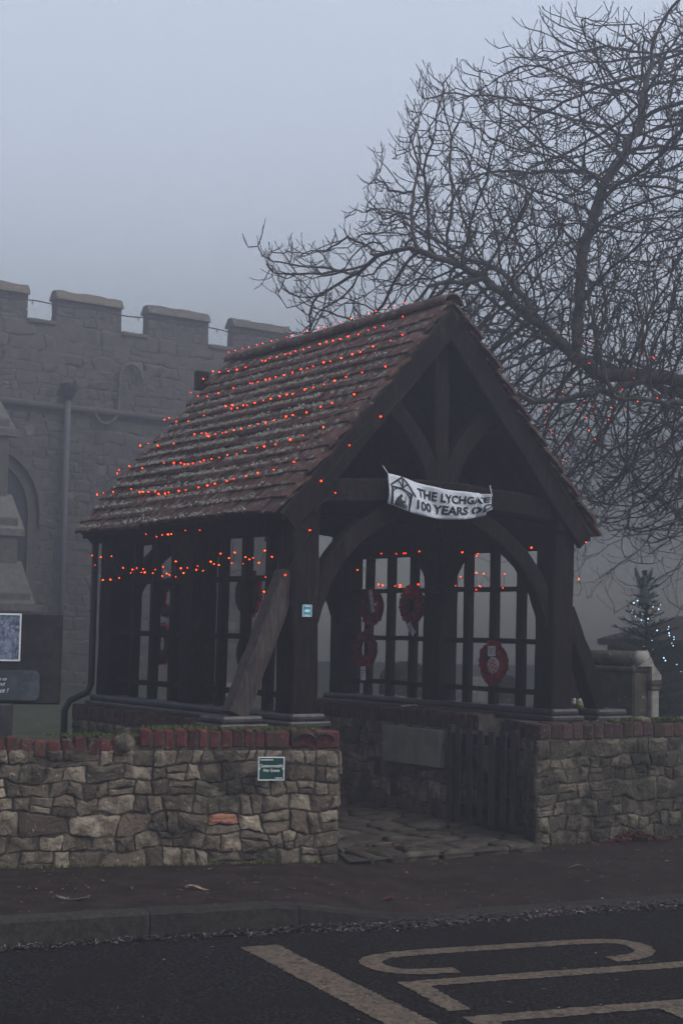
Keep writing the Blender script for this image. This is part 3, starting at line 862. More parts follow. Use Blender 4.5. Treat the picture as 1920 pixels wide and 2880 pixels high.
# ---- banner tied to the tie beam
BN = empty('banner', wor(1.23, -.15, 2.51), YAW)
tag(BN, 'wrinkled white banner reading the lychgate 100 years old, tied to the beam', 'banner')
def bsurf(a, b, lift=0.0):
    """a: 0 left..1 right, b: 0 bottom..1 top; returns gate-local relative to the banner origin"""
    ztop = 2.836-.095*a - .014*math.sin(math.pi*a) + .01*math.cos(a*6.3)
    zbot = 2.612-.205*a+.185*a*a - .035*math.sin(math.pi*a)
    if a > .86: zbot += (a-.86)*.25
    x = .694+1.075*a - (.03*(1-b) if a > .9 else 0)*((a-.9)/.1 if a > .9 else 0)
    y = -.165 - .012*math.sin(a*9+b*2) - .010*math.sin(a*21+b*5) - .02*b*(1-b) + (.03*max(0, a-.88)/.12*(.5-b))
    if a > .82: y += .022*math.sin((a-.82)*60+b*3)
    z = zbot+(ztop-zbot)*b
    return Vector((x-1.23, y+.15-lift, z-2.51))
na, nb = 60, 14
V = [bsurf(i/na, j/nb) for j in range(nb+1) for i in range(na+1)]
F = [(j*(na+1)+i, j*(na+1)+i+1, (j+1)*(na+1)+i+1, (j+1)*(na+1)+i) for j in range(nb) for i in range(na)]
o = obj('cloth', V, F, 'white', BN, smooth=True)
md = o.modifiers.new('thickness', 'SOLIDIFY'); md.thickness = .003; md.offset = 1 if False else -1
def subdiv_tri(V, F, mx):
    V = list(V); out = []
    for f in F:
        tris = [(f[0], f[i], f[i+1]) for i in range(1, len(f)-1)]; out += tris
    for _ in range(5):
        new = []; cache = {}; ch = False
        def mid(a, b):
            k = (min(a, b), max(a, b))
            if k not in cache: V.append(((V[a][0]+V[b][0])/2, (V[a][1]+V[b][1])/2)); cache[k] = len(V)-1
            return cache[k]
        # split every edge longer than mx, consistently on both sides
        long = lambda a, b: math.hypot(V[a][0]-V[b][0], V[a][1]-V[b][1]) > mx
        for a, b, c in out:
            e = [long(a, b), long(b, c), long(c, a)]
            if not any(e): new.append((a, b, c)); continue
            ch = True
            if all(e):
                x, y, z = mid(a, b), mid(b, c), mid(c, a); new += [(a, x, z), (x, b, y), (z, y, c), (x, y, z)]
            else:
                while not e[0]: a, b, c = b, c, a; e = e[1:]+e[:1]
                x = mid(a, b)
                if e[1]: y = mid(b, c); new += [(x, b, y), (a, x, y), (a, y, c)]
                elif e[2]: z = mid(c, a); new += [(a, x, z), (x, b, c), (x, c, z)]
                else: new += [(a, x, c), (x, b, c)]
        out = new
        if not ch: break
    return V, out
def on_banner(name, V2, F, m='ink', lift=.0045):
    V2, F = subdiv_tri(V2, F, .03)
    return obj(name, [bsurf(x, y, lift) for x, y in V2], F, m, BN)
def banner_text(body, x0, x1, y0, y1):
    V, F, a, b = text_mesh(body, 1.0, .032)
    on_banner('lettering', [(x0+(x1-x0)*(v[0]-a)/(b-a), y0+(y1-y0)*v[1]/.73) for v in V], F)
banner_text('THE LYCHGATE', .275, .965, .56, .84)
banner_text('100 YEARS OLD', .26, 1.0, .17, .45)
def stroke2(pts, w):      # printed line in banner space (aspect about 3.9)
    ASP = 4.6; P = [Vector((x*ASP, y)) for x, y in pts]; V = []; F = []
    for i, p in enumerate(P):
        t = (P[min(i+1, len(P)-1)]-P[max(i-1, 0)]).normalized(); n = Vector((-t.y, t.x))*w/2
        V += [((p+n).x/ASP, (p+n).y), ((p-n).x/ASP, (p-n).y)]
    return V, [(2*i, 2*i+1, 2*i+3, 2*i+2) for i in range(len(P)-1)]
for pts, w in (([(.015, .62), (.065, .80), (.118, .985), (.17, .84), (.245, .50)], .055), ([(.02, .60), (.12, .63), (.215, .53)], .055),
               ([(.033, .60), (.028, .3), (.03, .02)], .085), ([(.205, .52), (.20, .25), (.19, .0)], .085), ([(.125, .97), (.128, .64)], .05),
               ([(.125, .66), (.11, .78), (.085, .86)], .04), ([(.13, .66), (.15, .77), (.175, .80)], .04),
               ([(.035, .42), (.05, .53), (.075, .59)], .04), ([(.20, .35), (.187, .45), (.165, .53)], .04)):
    on_banner('printed_gate', *stroke2(pts, w))
sil = [(.045, .03), (.055, .16), (.07, .28), (.09, .36), (.105, .38), (.108, .43), (.12, .46), (.132, .43), (.128, .37), (.118, .34), (.125, .28), (.142, .27), (.155, .28), (.152, .22), (.135, .20), (.15, .15), (.15, .03), (.118, .03), (.115, .12), (.085, .03)]
on_banner('printed_figure', sil, [tuple(range(len(sil)))])
on_banner('printed_figure', *stroke2([(.158, .40), (.155, .03)], .025)); on_banner('printed_figure', *stroke2([(.168, .2), (.168, .02)], .03)); on_banner('printed_figure', *stroke2([(.16, .13), (.178, .13)], .03))
V, F = tube([bsurf(.99, .97), bsurf(.99, .97)+Vector((.02, .05, .085))], .003, 5); obj('tie_cord', V, F, 'card', BN)
V, F = tube([bsurf(.005, .97), bsurf(.005, .97)+Vector((-.02, .05, .07))], .003, 5); obj('tie_cord', V, F, 'card', BN)

# ---- sticker on the front post
ST = empty('sticker', wor(-.006, -.126, 1.765), YAW)
tag(ST, 'small teal square sticker with pale oval on the front timber post', 'sticker')
obj('backing', *box(-.042, .042, -.002, .002, -.045, .045), 'teal', ST)
V = [(.026*math.cos(a), -.0045, .011*math.sin(a)) for a in [2*math.pi*k/20 for k in range(20)]]; obj('oval', V, [tuple(range(20))], 'signwhite', ST)
mb = MB()
for z, w in ((.033, .024), (-.033, .026)): mb.box(-w, w, -.005, -.003, z-.003, z+.003)
mb.build('print_line', 'signwhite', ST)
mb = MB()
for s in (-1, 1): mb.box(s*.039-.002, s*.039+.002, -.005, -.003, -.042, .042); mb.box(-.039, .039, -.0045, -.003, s*.042-.002, s*.042+.002)
mb.build('border', 'signwhite', ST)

# ---- green sign on the roadside wall
sp_ = Vector((-.47, 0, .648)); t = (sp_.x-A.x)/(C.x-A.x); sp_.y = A.y+(C.y-A.y)*t
SG = empty('wall_sign', sp_-inL*.055, math.atan2(dirL.y, dirL.x))
tag(SG, 'small green enamel sign reading Commonwealth War Graves on the rubble wall', 'sign')
obj('panel', *box(-.092, .092, -.004, .004, -.08, .08), 'green_sign', SG)
mb = MB()
for s in (-1, 1): mb.box(s*.090-.0035, s*.090+.0035, -.0075, .003, -.0815, .0815); mb.box(-.0865, .0865, -.0073, .0028, s*.078-.0035, s*.078+.0035)
mb.build('border', 'signwhite', SG)
def flat_text(body, size, cx, cz, y, m, par, bold=.0, width=None, left=None, name='lettering'):
    V, F, a, b = text_mesh(body, size, bold)
    k = width/(b-a) if width else 1
    x0 = left if left is not None else cx-(b-a)*k/2
    return obj(name, [(x0+(v[0]-a)*k, y, cz+v[1]) for v in V], F, m, par)
flat_text('Commonwealth', .030, 0, .010, -.0055, 'signwhite', SG, .0007, .164)
flat_text('War Graves', .030, 0, -.022, -.0055, 'signwhite', SG, .0007, .120)
mb = MB(); mb.box(-.078, .012, -.0062, -.0042, .058, .064); mb.build('small_print', 'signwhite', SG)
mb = MB(); mb.box(.028, .078, -.0062, -.0042, -.068, -.062); mb.build('small_print', 'signwhite', SG)
for s in (-1, 1):
    V, F = lathe([(.007, 0), (.006, .004)], 10); obj('screw', [(a, -.0045-c, b) for a, b, c in V], F, 'signwhite', SG, (s*.084, 0, .0))

# ---- notice board on the left
NB = empty('notice_board', (-2.75, 10.95, .06), .2)
tag(NB, 'dark wooden notice board with poster and chalked slate on a post behind the wall', 'notice board')
mb = MB(); mb.box(-.70, .70, -.025, .025, .975, 1.65, .012); mb.build('panel', 'board', NB)
mb = MB(); mb.box(.26, .36, -.045, .055, -.05, .98, .01); mb.build('post', 'timber_sill', NB)
mb = MB(); mb.box(-.36, -.26, -.045, .055, -.05, .98, .01); mb.build('post', 'timber_sill', NB)
ps = obj('poster', *box(.10, .392, -.033, -.0255, 1.30, 1.635), 'poster', NB)
mb = MB()
mb.box(.386, .398, -.038, -.030, 1.292, 1.643); mb.box(.10, .386, -.0375, -.0305, 1.631, 1.643); mb.box(.10, .386, -.0375, -.0305, 1.292, 1.302)
mb.build('poster_frame', 'signwhite', NB)
# slate with rounded corners
def rrect(x0, x1, z0, z1, r, n=5):
    out = []
    for cx, cz, a0 in ((x1-r, z0+r, -90), (x1-r, z1-r, 0), (x0+r, z1-r, 90), (x0+r, z0+r, 180)):
        for k in range(n+1): a = R(a0+90*k/n); out.append((cx+r*math.cos(a), cz+r*math.sin(a)))
    return out
P = rrect(-.05, .545, 1.005, 1.225, .05); n = len(P)
V = [(x, -.027, z) for x, z in P] + [(x, -.052, z) for x, z in P]
F = [tuple(range(n, 2*n)), tuple(range(n-1, -1, -1))] + [(i, (i+1) % n, n+(i+1) % n, n+i) for i in range(n)]
sl_ = obj('slate', V, F, 'slate', NB)
for body, z, l in (('gave us', 1.150, .20), ('all and', 1.112, .20), ('forget !', 1.062, .185)):
    V, F, a, b = text_mesh(body, .036 if body[0] != 'f' else .045, .0004)
    obj('chalk_writing', [(l+v[0]-a+.25*v[1], -.0545, z+v[1]) for v in V], F, 'chalk', sl_)

# ---- poppy wreaths
def poppy_mesh():
    V = []; F = []
    for k in range(5):
        a0 = 2*math.pi*k/5; n = len(V)
        for (r, w, z) in ((.003, .004, .004), (.016, .014, .010), (.028, .013, .020), (.033, .004, .019)):
            for s in (-1, 1):
                V.append((r*math.cos(a0)-s*w*math.sin(a0), r*math.sin(a0)+s*w*math.cos(a0), z+.004*(s > 0)))
        for i in range(3): F.append((n+2*i, n+2*i+2, n+2*i+3, n+2*i+1))
    return mesh('poppy', V, F, 'poppy', True)
PM = poppy_mesh()
V, F = lathe([(.0, .012), (.007, .014), (.006, .019), (.0, .020)], 8); CM = mesh('poppy_centre', V, F, 'ink')
def torus(R0, r, n=24, m=8):
    V = [((R0+r*math.cos(b))*math.cos(a), (R0+r*math.cos(b))*math.sin(a), r*math.sin(b)*.6) for a in [2*math.pi*i/n for i in range(n)] for b in [2*math.pi*j/m for j in range(m)]]
    F = [(i*m+j, ((i+1) % n)*m+j, ((i+1) % n)*m+(j+1) % m, i*m+(j+1) % m) for i in range(n) for j in range(m)]
    return V, F
M['wreath_back'] = mat('wreath_moss', (.012, .012, .008), (.03, .026, .016), 30, bump=.3)
TOR = mesh('backing_ring', *torus(.115, .034), 'wreath_back', True)
def wreath(u, v, z, side, dia, label, seed, tilt=0.0, card=None, badge=False):
    rg = random.Random(seed)
    w = empty('poppy_wreath', wor(u, v, z))
    Z = (-GU if side < 0 else GU); Y = Vector((0, 0, 1)); X = Y.cross(Z)
    m3 = Matrix((X, Y, Z)).transposed() @ Matrix.Rotation(tilt, 3, 'Z')
    w.matrix_basis = Matrix.Translation(wor(u, v, z)) @ m3.to_4x4() @ Matrix.Diagonal((dia/.32, dia/.32, 1, 1))
    tag(w, label, 'wreath', 'poppy wreaths hung on the gate screens')
    put('backing_ring', TOR, w)
    for ring, (r, n) in enumerate(((.088, 12), (.125, 17), (.148, 19))):
        for k in range(n):
            a = 2*math.pi*(k+rg.uniform(-.2, .2)+.5*ring)/n
            q = put('poppy', PM, w, (r*math.cos(a), r*math.sin(a), .012+rg.uniform(0, .012)-.010*(ring == 2)-.004*(ring == 0)), (rg.uniform(-.4, .4), rg.uniform(-.4, .4), rg.uniform(0, 6)), (rg.uniform(.9, 1.15),)*3)
            if k % 2 == 0: put('centre', CM, q)
    if badge:
        V, F = lathe([(.068, .0), (.068, .012), (.064, .015)], 10); b = obj('badge', V, F, 'card', w, (.0, -.02, .018))
        mb = MB()
        for k in range(8):
            a = 2*math.pi*k/8+.2
            V, F = box(.012, .05, -.006, .006, .0155, .0185); mb.add([(x*math.cos(a)-y*math.sin(a), x*math.sin(a)+y*math.cos(a), zz) for x, y, zz in V], F)
        for r in (.012, .048):
            n = 24; V = []; F = []
            for i in range(n):
                a = 2*math.pi*i/n
                for rr in (r, r+.006): V.append((rr*math.cos(a), rr*math.sin(a), .019))
            mb.add(V, [(2*i, 2*i+1, 2*((i+1) % n)+1, 2*((i+1) % n)) for i in range(n)])
        mb.build('emblem', 'gold', b)
    if card:
        cx, cy_, cw, ch, rot = card
        c = obj('card', *box(-cw/2, cw/2, -ch/2, ch/2, 0, .003), 'card', w, (cx, cy_, .040), (0, 0, rot))
        mb = MB()
        for i in range(3): mb.box(-cw*.32, cw*.3-.01*i, ch*(.22-.2*i)-.003, ch*(.22-.2*i)+.003, .0035, .0045)
        mb.build('writing', 'slate', c)
iu = GW-.055
wreath(iu, 2.50, 1.87, -1, .36, 'upper poppy wreath with curling white ribbon card, near the back corner of the gate', 1, card=(.02, .05, .05, .2, .25))
wreath(iu, 1.85, 1.88, -1, .36, 'poppy wreath beside the wide middle post, with a card hanging point down', 2, card=(.01, -.2, .06, .12, .785))
wreath(iu, 2.60, 1.45, -1, .36, 'lower poppy wreath with white card hanging below, under another wreath', 3, card=(.0, -.21, .07, .12, .05))
wreath(iu, .67, 1.37, -1, .36, 'poppy wreath with white card and round spoked badge, near the front post', 4, card=(-.005, .09, .09, .08, .06), badge=True)
wreath(.055, 2.18, 1.88, 1, .34, 'upper dark poppy wreath in the bay of the side screen nearest the church', 5)
wreath(.055, 2.27, 1.48, 1, .34, 'lower dark poppy wreath in the bay of the side screen nearest the church', 6)
wreath(.055, .84, 1.90, 1, .36, 'upper dark poppy wreath behind the grey raking strut', 7)
wreath(.055, .80, 1.43, 1, .36, 'lower dark poppy wreath behind the grey raking strut', 8)
# litter on the ledge
mb = MB().box(-.17, .17, -.012, .012, 0, .012).box(.06, .084, -.05, .05, .001, .013)
LT = mb.build('wooden_cross', 'petal', None, loc=wor(2.3, 1.6, .945), rot=(0, 0, YAW+.5))
tag(LT, 'small pale wooden cross lying on the brick ledge', 'cross')

# ================================================================== strings of lights
BV, BF = icos(.0044, 1)
BM = {k: mesh('bulb', BV, BF, k, True) for k in ('red_light', 'red_dim', 'orange_light', 'orange_dim', 'blue_light')}
def light_string(pts, label, m='red_light', sag=.02, wire=.0022, big=(.75, 1.25), group='strings of small coloured lights', seed=0, extra=(), gap=9.0):
    rg = random.Random(seed)
    pts = [Vector(p) for p in pts]
    t = empty('light_string', pts[0]); tag(t, label, 'string lights', group)
    mb = MB(); b0 = pts[0]
    runs = [[pts[0]]]
    for p in pts[1:]:
        if (p-runs[-1][-1]).length > gap: runs.append([p])
        else: runs[-1].append(p)
    for run in list(runs)+[list(map(Vector, e)) for e in extra]:
        if len(run) < 2: continue
        Q = []
        for a, b in zip(run, run[1:]):
            l = (b-a).length
            for k in range(4):
                f = k/4; q = a.lerp(b, f); q.z -= sag*4*f*(1-f)*l*3; Q.append(q-b0)
        Q.append(run[-1]-b0)
        mb.tube(Q, wire, 4)
    mb.build('cable', 'wire', t)
    for p in pts:
        s = rg.uniform(*big); mk_ = m.replace('light', 'dim') if m[0] in 'ro' and rg.random() < .4 else m; put('bulb', BM[mk_], t, p-b0+Vector((0, 0, .004)), (0, 0, 0), (s, s, s))
    return t
ROWS = [
 ([(3.32,.42),(3.2,.43),(3.0,.43),(2.64,.43),(2.38,.36),(2.32,.36),(2.2,.35),(2.06,.34),(1.95,.3),(1.82,.29),(1.77,.3),(1.59,.3),(1.47,.3),(1.27,.31),(1.14,.32),(1.03,.33),(.85,.34),(.77,.36),(.59,.37),(.44,.39),(.22,.4),(0,.46)], 'lowest row of red lights along the tiled roof, just above the eaves'),
 ([(3.31,.71),(3.34,.76),(3.17,.79),(2.81,.72),(2.42,.74),(2.21,.72),(2.06,.7),(1.96,.67),(1.88,.66),(1.79,.66),(1.68,.67),(1.63,.68),(1.5,.68),(1.37,.68),(1.26,.7),(1.1,.69),(.99,.71),(.83,.73),(.72,.73),(.55,.73),(.37,.76),(.22,.79),(0,.85)], 'second row of red lights on the tiled roof, counted up from the eaves'),
 ([(3.36,1.1),(3.21,1.11),(2.93,1.04),(2.59,1.02),(2.32,1.11),(2.18,1.1),(2.09,1.09),(2.0,1.04),(1.96,1.03),(1.86,1.04),(1.75,1.04),(1.68,1.04),(1.56,1.05),(1.44,1.05),(1.33,1.07),(1.19,1.07),(1.07,1.07),(.95,1.08),(.79,1.1),(.69,1.1),(.49,1.1),(.33,1.14),(.19,1.16),(-.05,1.22)], 'third row of red lights on the tiled roof, counted up from the eaves'),
 ([(3.35,1.47),(3.27,1.48),(3.01,1.39),(2.73,1.35),(2.49,1.39),(2.19,1.47),(2.06,1.46),(2.01,1.4),(1.89,1.39),(1.81,1.41),(1.74,1.4),(1.62,1.41),(1.49,1.42),(1.37,1.42),(1.24,1.43),(1.13,1.43),(1.03,1.42),(.88,1.45),(.75,1.45),(.6,1.46),(.47,1.48),(.33,1.5),(.12,1.51),(-.18,1.52)], 'fourth row of red lights on the tiled roof, counted up from the eaves'),
 ([(3.31,1.86),(3.05,1.76),(2.81,1.71),(2.61,1.72),(2.38,1.75),(2.09,1.76),(2.04,1.75),(1.95,1.75),(1.83,1.76),(1.76,1.76),(1.66,1.76),(1.52,1.76),(1.4,1.77),(1.29,1.79),(1.18,1.78),(1.1,1.79),(.96,1.81),(.85,1.8),(.7,1.81),(.56,1.83),(.45,1.83),(.31,1.87),(.09,1.89),(-.02,1.94)], 'fifth row of red lights on the tiled roof, counted up from the eaves'),
 ([(3.31,2.06),(3.24,2.16),(3.06,2.11),(2.85,2.08),(2.68,2.07),(2.52,2.07),(2.27,2.11),(2.2,2.1),(2.16,2.12),(2.02,2.11),(1.89,2.12),(1.79,2.11),(1.73,2.13),(1.59,2.12),(1.5,2.13),(1.35,2.14),(1.26,2.15),(1.15,2.14),(1.02,2.13),(.92,2.14),(.76,2.13),(.65,2.16),(.56,2.17),(.43,2.16),(.23,2.23)], 'topmost row of red lights on the roof slope, below the ridge tiles')]
def lw(p): return wor(p.x, p.y, p.z)
rgw = random.Random(12)
for i, (row, lab) in enumerate(ROWS):
    pts = [lw(Ls(v, s, .045)) for v, s in row]
    drops = []
    if i < 5:       # net strands running up the slope between rows
        for k in range(9):
            v, s = row[(k*5+2) % len(row)]
            drops.append([lw(Ls(v+rgw.uniform(-.05, .05)*q, s+.36*q/4, .045)) for q in range(5)])
    light_string(pts, lab, seed=i, sag=.0, extra=drops, big=(.7, 1.35))
light_string([wor(GW/2-.075, .35+2.85*k/22+.02*math.sin(k*3), ZR+.020-.012*math.sin(k/7)) for k in range(23)], 'row of orange-red lights along the ridge tiles', 'orange_light', seed=9, sag=.0, big=(.6, 1.1))
light_string([wor(.59, -.20, 3.27), wor(.30, -.20, 3.02), wor(.05, -.2, 2.73), wor(.18, -.2, 2.65), wor(-.17, -.15, 2.44), wor(-.01, -.15, 2.36), wor(-.2, -.12, 2.02)], 'few red lights trailing down the front barge board', seed=10, sag=.01, extra=[[wor(.95, -.2, 3.62), wor(.59, -.2, 3.27)]])
LU = [(2.95,2.49),(2.67,2.50),(2.5,2.46),(2.33,2.44),(2.22,2.44),(2.11,2.42),(1.91,2.39),(1.81,2.4),(1.71,2.4),(1.65,2.4),(1.41,2.42),(1.21,2.44),(1.17,2.41),(.93,2.47),(.9,2.45),(.68,2.47),(.59,2.48),(.42,2.49)]
light_string([wor(-.2, v, z) for v, z in LU], 'string of red lights tucked under the eaves along the side screen', 'orange_light', seed=11, extra=[[wor(-.2, v, z), wor(-.2, v-.03, z-.2), wor(-.2, v-.08, z-.33)] for v, z in LU[::3]])
LLo = [(3.22,2.5),(3.16,2.27),(3.09,2.18),(2.98,2.25),(2.92,2.04),(2.77,2.04),(2.59,2.05),(2.76,2.25),(2.52,2.14),(2.37,2.09),(2.34,2.12),(2.26,2.13),(2.17,2.09),(2.14,2.12),(2.11,2.09),(1.96,2.08),(1.92,2.11),(1.78,2.13),(1.79,2.05),(1.71,2.07),(1.66,2.06),(1.56,2.17),(1.55,2.04),(1.47,2.11),(1.42,2.07),(1.36,2.11),(1.21,2.09),(1.19,2.12),(1.1,2.08),(.98,2.15),(.93,2.13),(.85,2.12),(.83,2.21),(.7,2.17),(.65,2.13),(.61,2.21),(.48,2.12),(.45,2.17),(.39,2.15),(.34,2.16),(.25,2.12),(.17,2.21),(.07,2.16),(.15,2.01),(.17,1.9)]
light_string([wor(-.2, v, z) for v, z in LLo], 'tangled string of red lights hanging across the side screen below the eaves', 'orange_light', seed=12)
RU = [(3.2,2.37),(2.65,2.23),(2.26,2.38),(2.02,2.37),(1.9,2.37),(1.87,2.37),(1.66,2.38),(1.03,2.35),(.81,2.33),(.83,2.31),(.11,2.36)]
light_string([wor(GW-.15, v, z) for v, z in RU], 'upper string of red lights inside the gate, across the far screen', seed=13, sag=.04, big=(.9, 1.3))
RLo = [(2.3,2.08),(2.23,2.07),(2.03,2.06),(1.95,2.07),(1.95,2.05),(1.67,2.07),(1.12,2.05),(1.05,2.13),(.83,2.16),(.83,2.01),(.78,2.04),(.73,2.15),(.47,2.02),(.45,2.14)]
light_string([wor(GW-.15, v, z) for v, z in RLo], 'lower string of red lights inside the gate, along the rail of the far screen', seed=14, sag=.04, big=(.9, 1.4))
RE = [(2.92,2.46),(2.81,2.45),(2.73,2.41),(2.87,2.42),(2.79,2.10),(2.72,2.15),(2.72,2.11)]
light_string([wor(u, -.1, z) for u, z in RE], 'short string of orange lights dangling from the outer eaves corner above the raking strut', 'orange_light', seed=15,
             extra=[[wor(2.87, -.1, 2.42), wor(2.86, -.1, 2.25), wor(2.74, -.1, 2.16)], [wor(2.79, -.1, 2.1), wor(2.83, -.1, 2.03), wor(2.80, -.1, 1.97), wor(2.74, -.1, 1.97)], [wor(2.81, -.1, 2.45), wor(2.77, -.1, 2.3), wor(2.80, -.1, 2.12)]])

# ================================================================== church
CP0 = Vector((-8.0, 39.2, -.64)); CS = 1.4     # wall plane starts here; the church is built at 1 : 1.4
CH = empty('church', CP0, YAW); CH.scale = (CS, CS, CS); tag(CH, 'grey rubble stone church wall with battlements rising behind the gate in fog', 'church')
# local: x along the wall, y into it
X0, X1 = -13.0, 5.65
ZP = 7.46
obj('wall', *box(X0, X1, .03, .75, -.1, ZP-.02), 'church', CH)
obj('nave_body', *box(X0, X1-.06, .80, 8.5, -.1, ZP-.45), 'church', CH)
fc = MB(); rgc = random.Random(51)
cells = coursed(9.6, 0, ZP, rgc, .12, .26, (.8, 1.9))
npale = 0
for ce in cells:
    g = stone_geo(ce, rgc, .005, rgc.uniform(.001, .006))
    if not g: continue
    (cx, cz), V, F = g; cx -= 4.0
    if cx > 5.6 or (-2.1 < cx < -.05 and 1.2 < cz < 4.9): continue
    pz = .30 if 5.9 < cz < 7.2 else .09
    if rgc.random() < pz*.55 and npale < 80:
        k = .8
        obj('stone', [(x*k, -d, y*k) for x, y, d in V], F, 'church_pale', CH, (cx, .022, cz), smooth=True); npale += 1
    else:
        fc.add([(x+cx, .025-d, y+cz) for x, y, d in V], F)
tag(fc.build('rubble_facing', 'church', CH, smooth=True), kind='stuff')
# merlons with sloped copings
k = 0; x = .20-1.98*6
while x < X1-.2:
    w = 1.40
    mb = MB(); mb.box(x+.02, x+w-.02, .05, .33, ZP-.03, ZP+.50, .03); mer = mb.build('merlon', 'church', CH)
    fm = MB()
    if x > -4.5:
        for ce in coursed(w, ZP, ZP+.48, rgc, .13, .22):
            g = stone_geo(ce, rgc, .005, rgc.uniform(.001, .006))
            if g: fm.add([(q+g[0][0]+x, .045-d, r+g[0][1]) for q, r, d in g[1]], g[2])
        tag(fm.build('rubble_facing', 'church', mer, smooth=True), kind='stuff')
    prof = [(-.035, .48), (-.03, .51), (.08, .67), (.24, .67), (.37, .51), (.37, .48)]
    V = []; nseg = 9; wav = [rgc.uniform(-.016, .016) for _ in range(nseg+1)]
    for i in range(nseg+1):
        xx = x-.015+(w+.03)*i/nseg; tp = .05 if i in (0, nseg) else 0
        V += [(xx, a+tp*(.16-a), ZP+b+wav[i]*(b > .5)) for a, b in prof]
    F = [(i*6+j, (i+1)*6+j, (i+1)*6+(j+1) % 6, i*6+(j+1) % 6) for i in range(nseg) for j in range(6)] + [tuple(range(6)), tuple(range(nseg*6+5, nseg*6-1, -1))]
    obj('coping', V, F, 'coping', mer)
    if x+1.98 < X1:
        mb = MB(); mb.box(x+w+.0, x+1.98, -.02, .40, ZP-.05, ZP+.035, .02); mb.build('crenel_sill', 'coping', CH)
    x += 1.98; k += 1
mb = MB(); mb.box(X0, X1, -.10, .05, 5.78, 5.90, .04); mb.build('string_course', 'church', CH)
# downpipe and hopper head
mb = MB(); mb.tube([(.44, -.12, 6.0), (.44, -.12, .1)], .06, 8); mb.build('downpipe', 'leadpipe', CH, smooth=True)
V, F = lathe([(.06, 0), (.09, .06), (.17, .22), (.17, .34)], 4); obj('hopper', V, F, 'black', CH, (.44, -.13, 5.95), (0, 0, R(45)))
# S-shaped iron wall tie
pts = []
for i in range(13):
    a = R(0+i*15); pts.append((1.79+.24*math.cos(a), -.06, 6.55+.30*math.sin(a)))
pts += [(1.55, -.06, 6.3), (1.53, -.06, 6.0)]
for i in range(1, 12):
    a = R(-i*15); pts.append((1.27+.25*math.cos(a), -.06, 5.92+.32*math.sin(a)))
V, F = tube(pts, .032, 6); obj('wall_tie', V, F, 'coping', CH, smooth=True)
# arched window with hood mould
wc, wr, wz = -1.12, 1.0, 3.75
arc = lambda r, n=12: [(wc+r*math.cos(R(180*i/n)), wz+r*1.12*math.sin(R(180*i/n))) for i in range(n+1)]
def archband(name, r0, r1, y0, y1, m, zb):
    a = [(wc+r0, zb)]+arc(r0)+[(wc-r0, zb)]; b = [(wc+r1, zb)]+arc(r1)+[(wc-r1, zb)]; n = len(a); V = []; F = []
    for yy in (y0, y1):
        V += [(p[0], yy, p[1]) for p in a]+[(p[0], yy, p[1]) for p in b]
    for i in range(n-1):
        F += [(i, i+1, n+i+1, n+i), (2*n+n+i, 2*n+n+i+1, 2*n+i+1, 2*n+i), (n+i, n+i+1, 3*n+i+1, 3*n+i), (i+1, i, 2*n+i, 2*n+i+1)]
    return obj(name, V, F, m, WI)
WI = obj('window', [(p[0], .02, p[1]) for p in [(wc+.86, 1.3)]+arc(.86)+[(wc-.86, 1.3)]], [tuple(range(15))], 'glass_dark', CH)
archband('hood_mould', 1.05, 1.18, -.14, .03, 'church', 3.55); archband('surround', .86, 1.03, -.05, .03, 'church', 1.3)
mb = MB()
for q in (-.3, .3): mb.box(wc+q-.06, wc+q+.06, -.04, .018, 1.3, 4.4, .02)
mb.build('mullion', 'coping', WI)
mb = MB(); mb.box(wc-1.1, wc+1.1, -.12, .03, 1.15, 1.29, .02); mb.build('sill', 'coping', WI)
# stepped buttress at the left edge of the picture
BT = empty('buttress'); BT.parent = CH; BT.location = (-1.72, -2.6, 0)
V, F = box(-.5, .5, 0, 2.6, -.1, 2.2, .03); bt = obj('lower_stage', V, F, 'church', BT)
for (y0, y1, z0, z1, nm) in ((.55, 2.6, 2.2, 3.5, 'middle_stage'), (1.1, 2.6, 3.5, 5.3, 'upper_stage')):
    obj(nm, *box(-.45, .45, y0, y1, z0, z1, .03), 'church', BT)
for (y0, y1, z0, z1) in ((-.06, .60, 2.0, 2.75), (.50, 1.15, 3.3, 3.95), (1.04, 2.2, 5.1, 6.0)):
    V = [(-.54, y0, z0), (.54, y0, z0), (.54, y1, z1), (-.54, y1, z1), (-.54, y0, z0-.12), (.54, y0, z0-.12), (.54, y1, z0-.12), (-.54, y1, z0-.12)]
    obj('weathering_stone', V, [(0, 1, 2, 3), (7, 6, 5, 4), (4, 5, 1, 0), (5, 6, 2, 1), (6, 7, 3, 2), (7, 4, 0, 3)], 'church_pale', BT)
# cable along the battlements
dirC = GU; 
cb = empty('cable', CP0+Vector((0, 0, 7.8*CS))); cb.scale = (CS, CS, CS); tag(cb, 'thin dark cable slung between the battlements of the church', 'cable')
mb = MB(); mb.tube([GU*(-8+13.4*k/40)+GV*-.08+Vector((0, 0, .02*math.sin(k*1.7))) for k in range(41)], .012, 4); mb.build('strand', 'black', cb)
mb = MB()
for k in range(30): q = GU*(-8+.45*k)+GV*-.09; mb.tube([q, q+Vector((0, 0, -.07))], .012, 4)
mb.build('lamp_holder', 'black', cb)

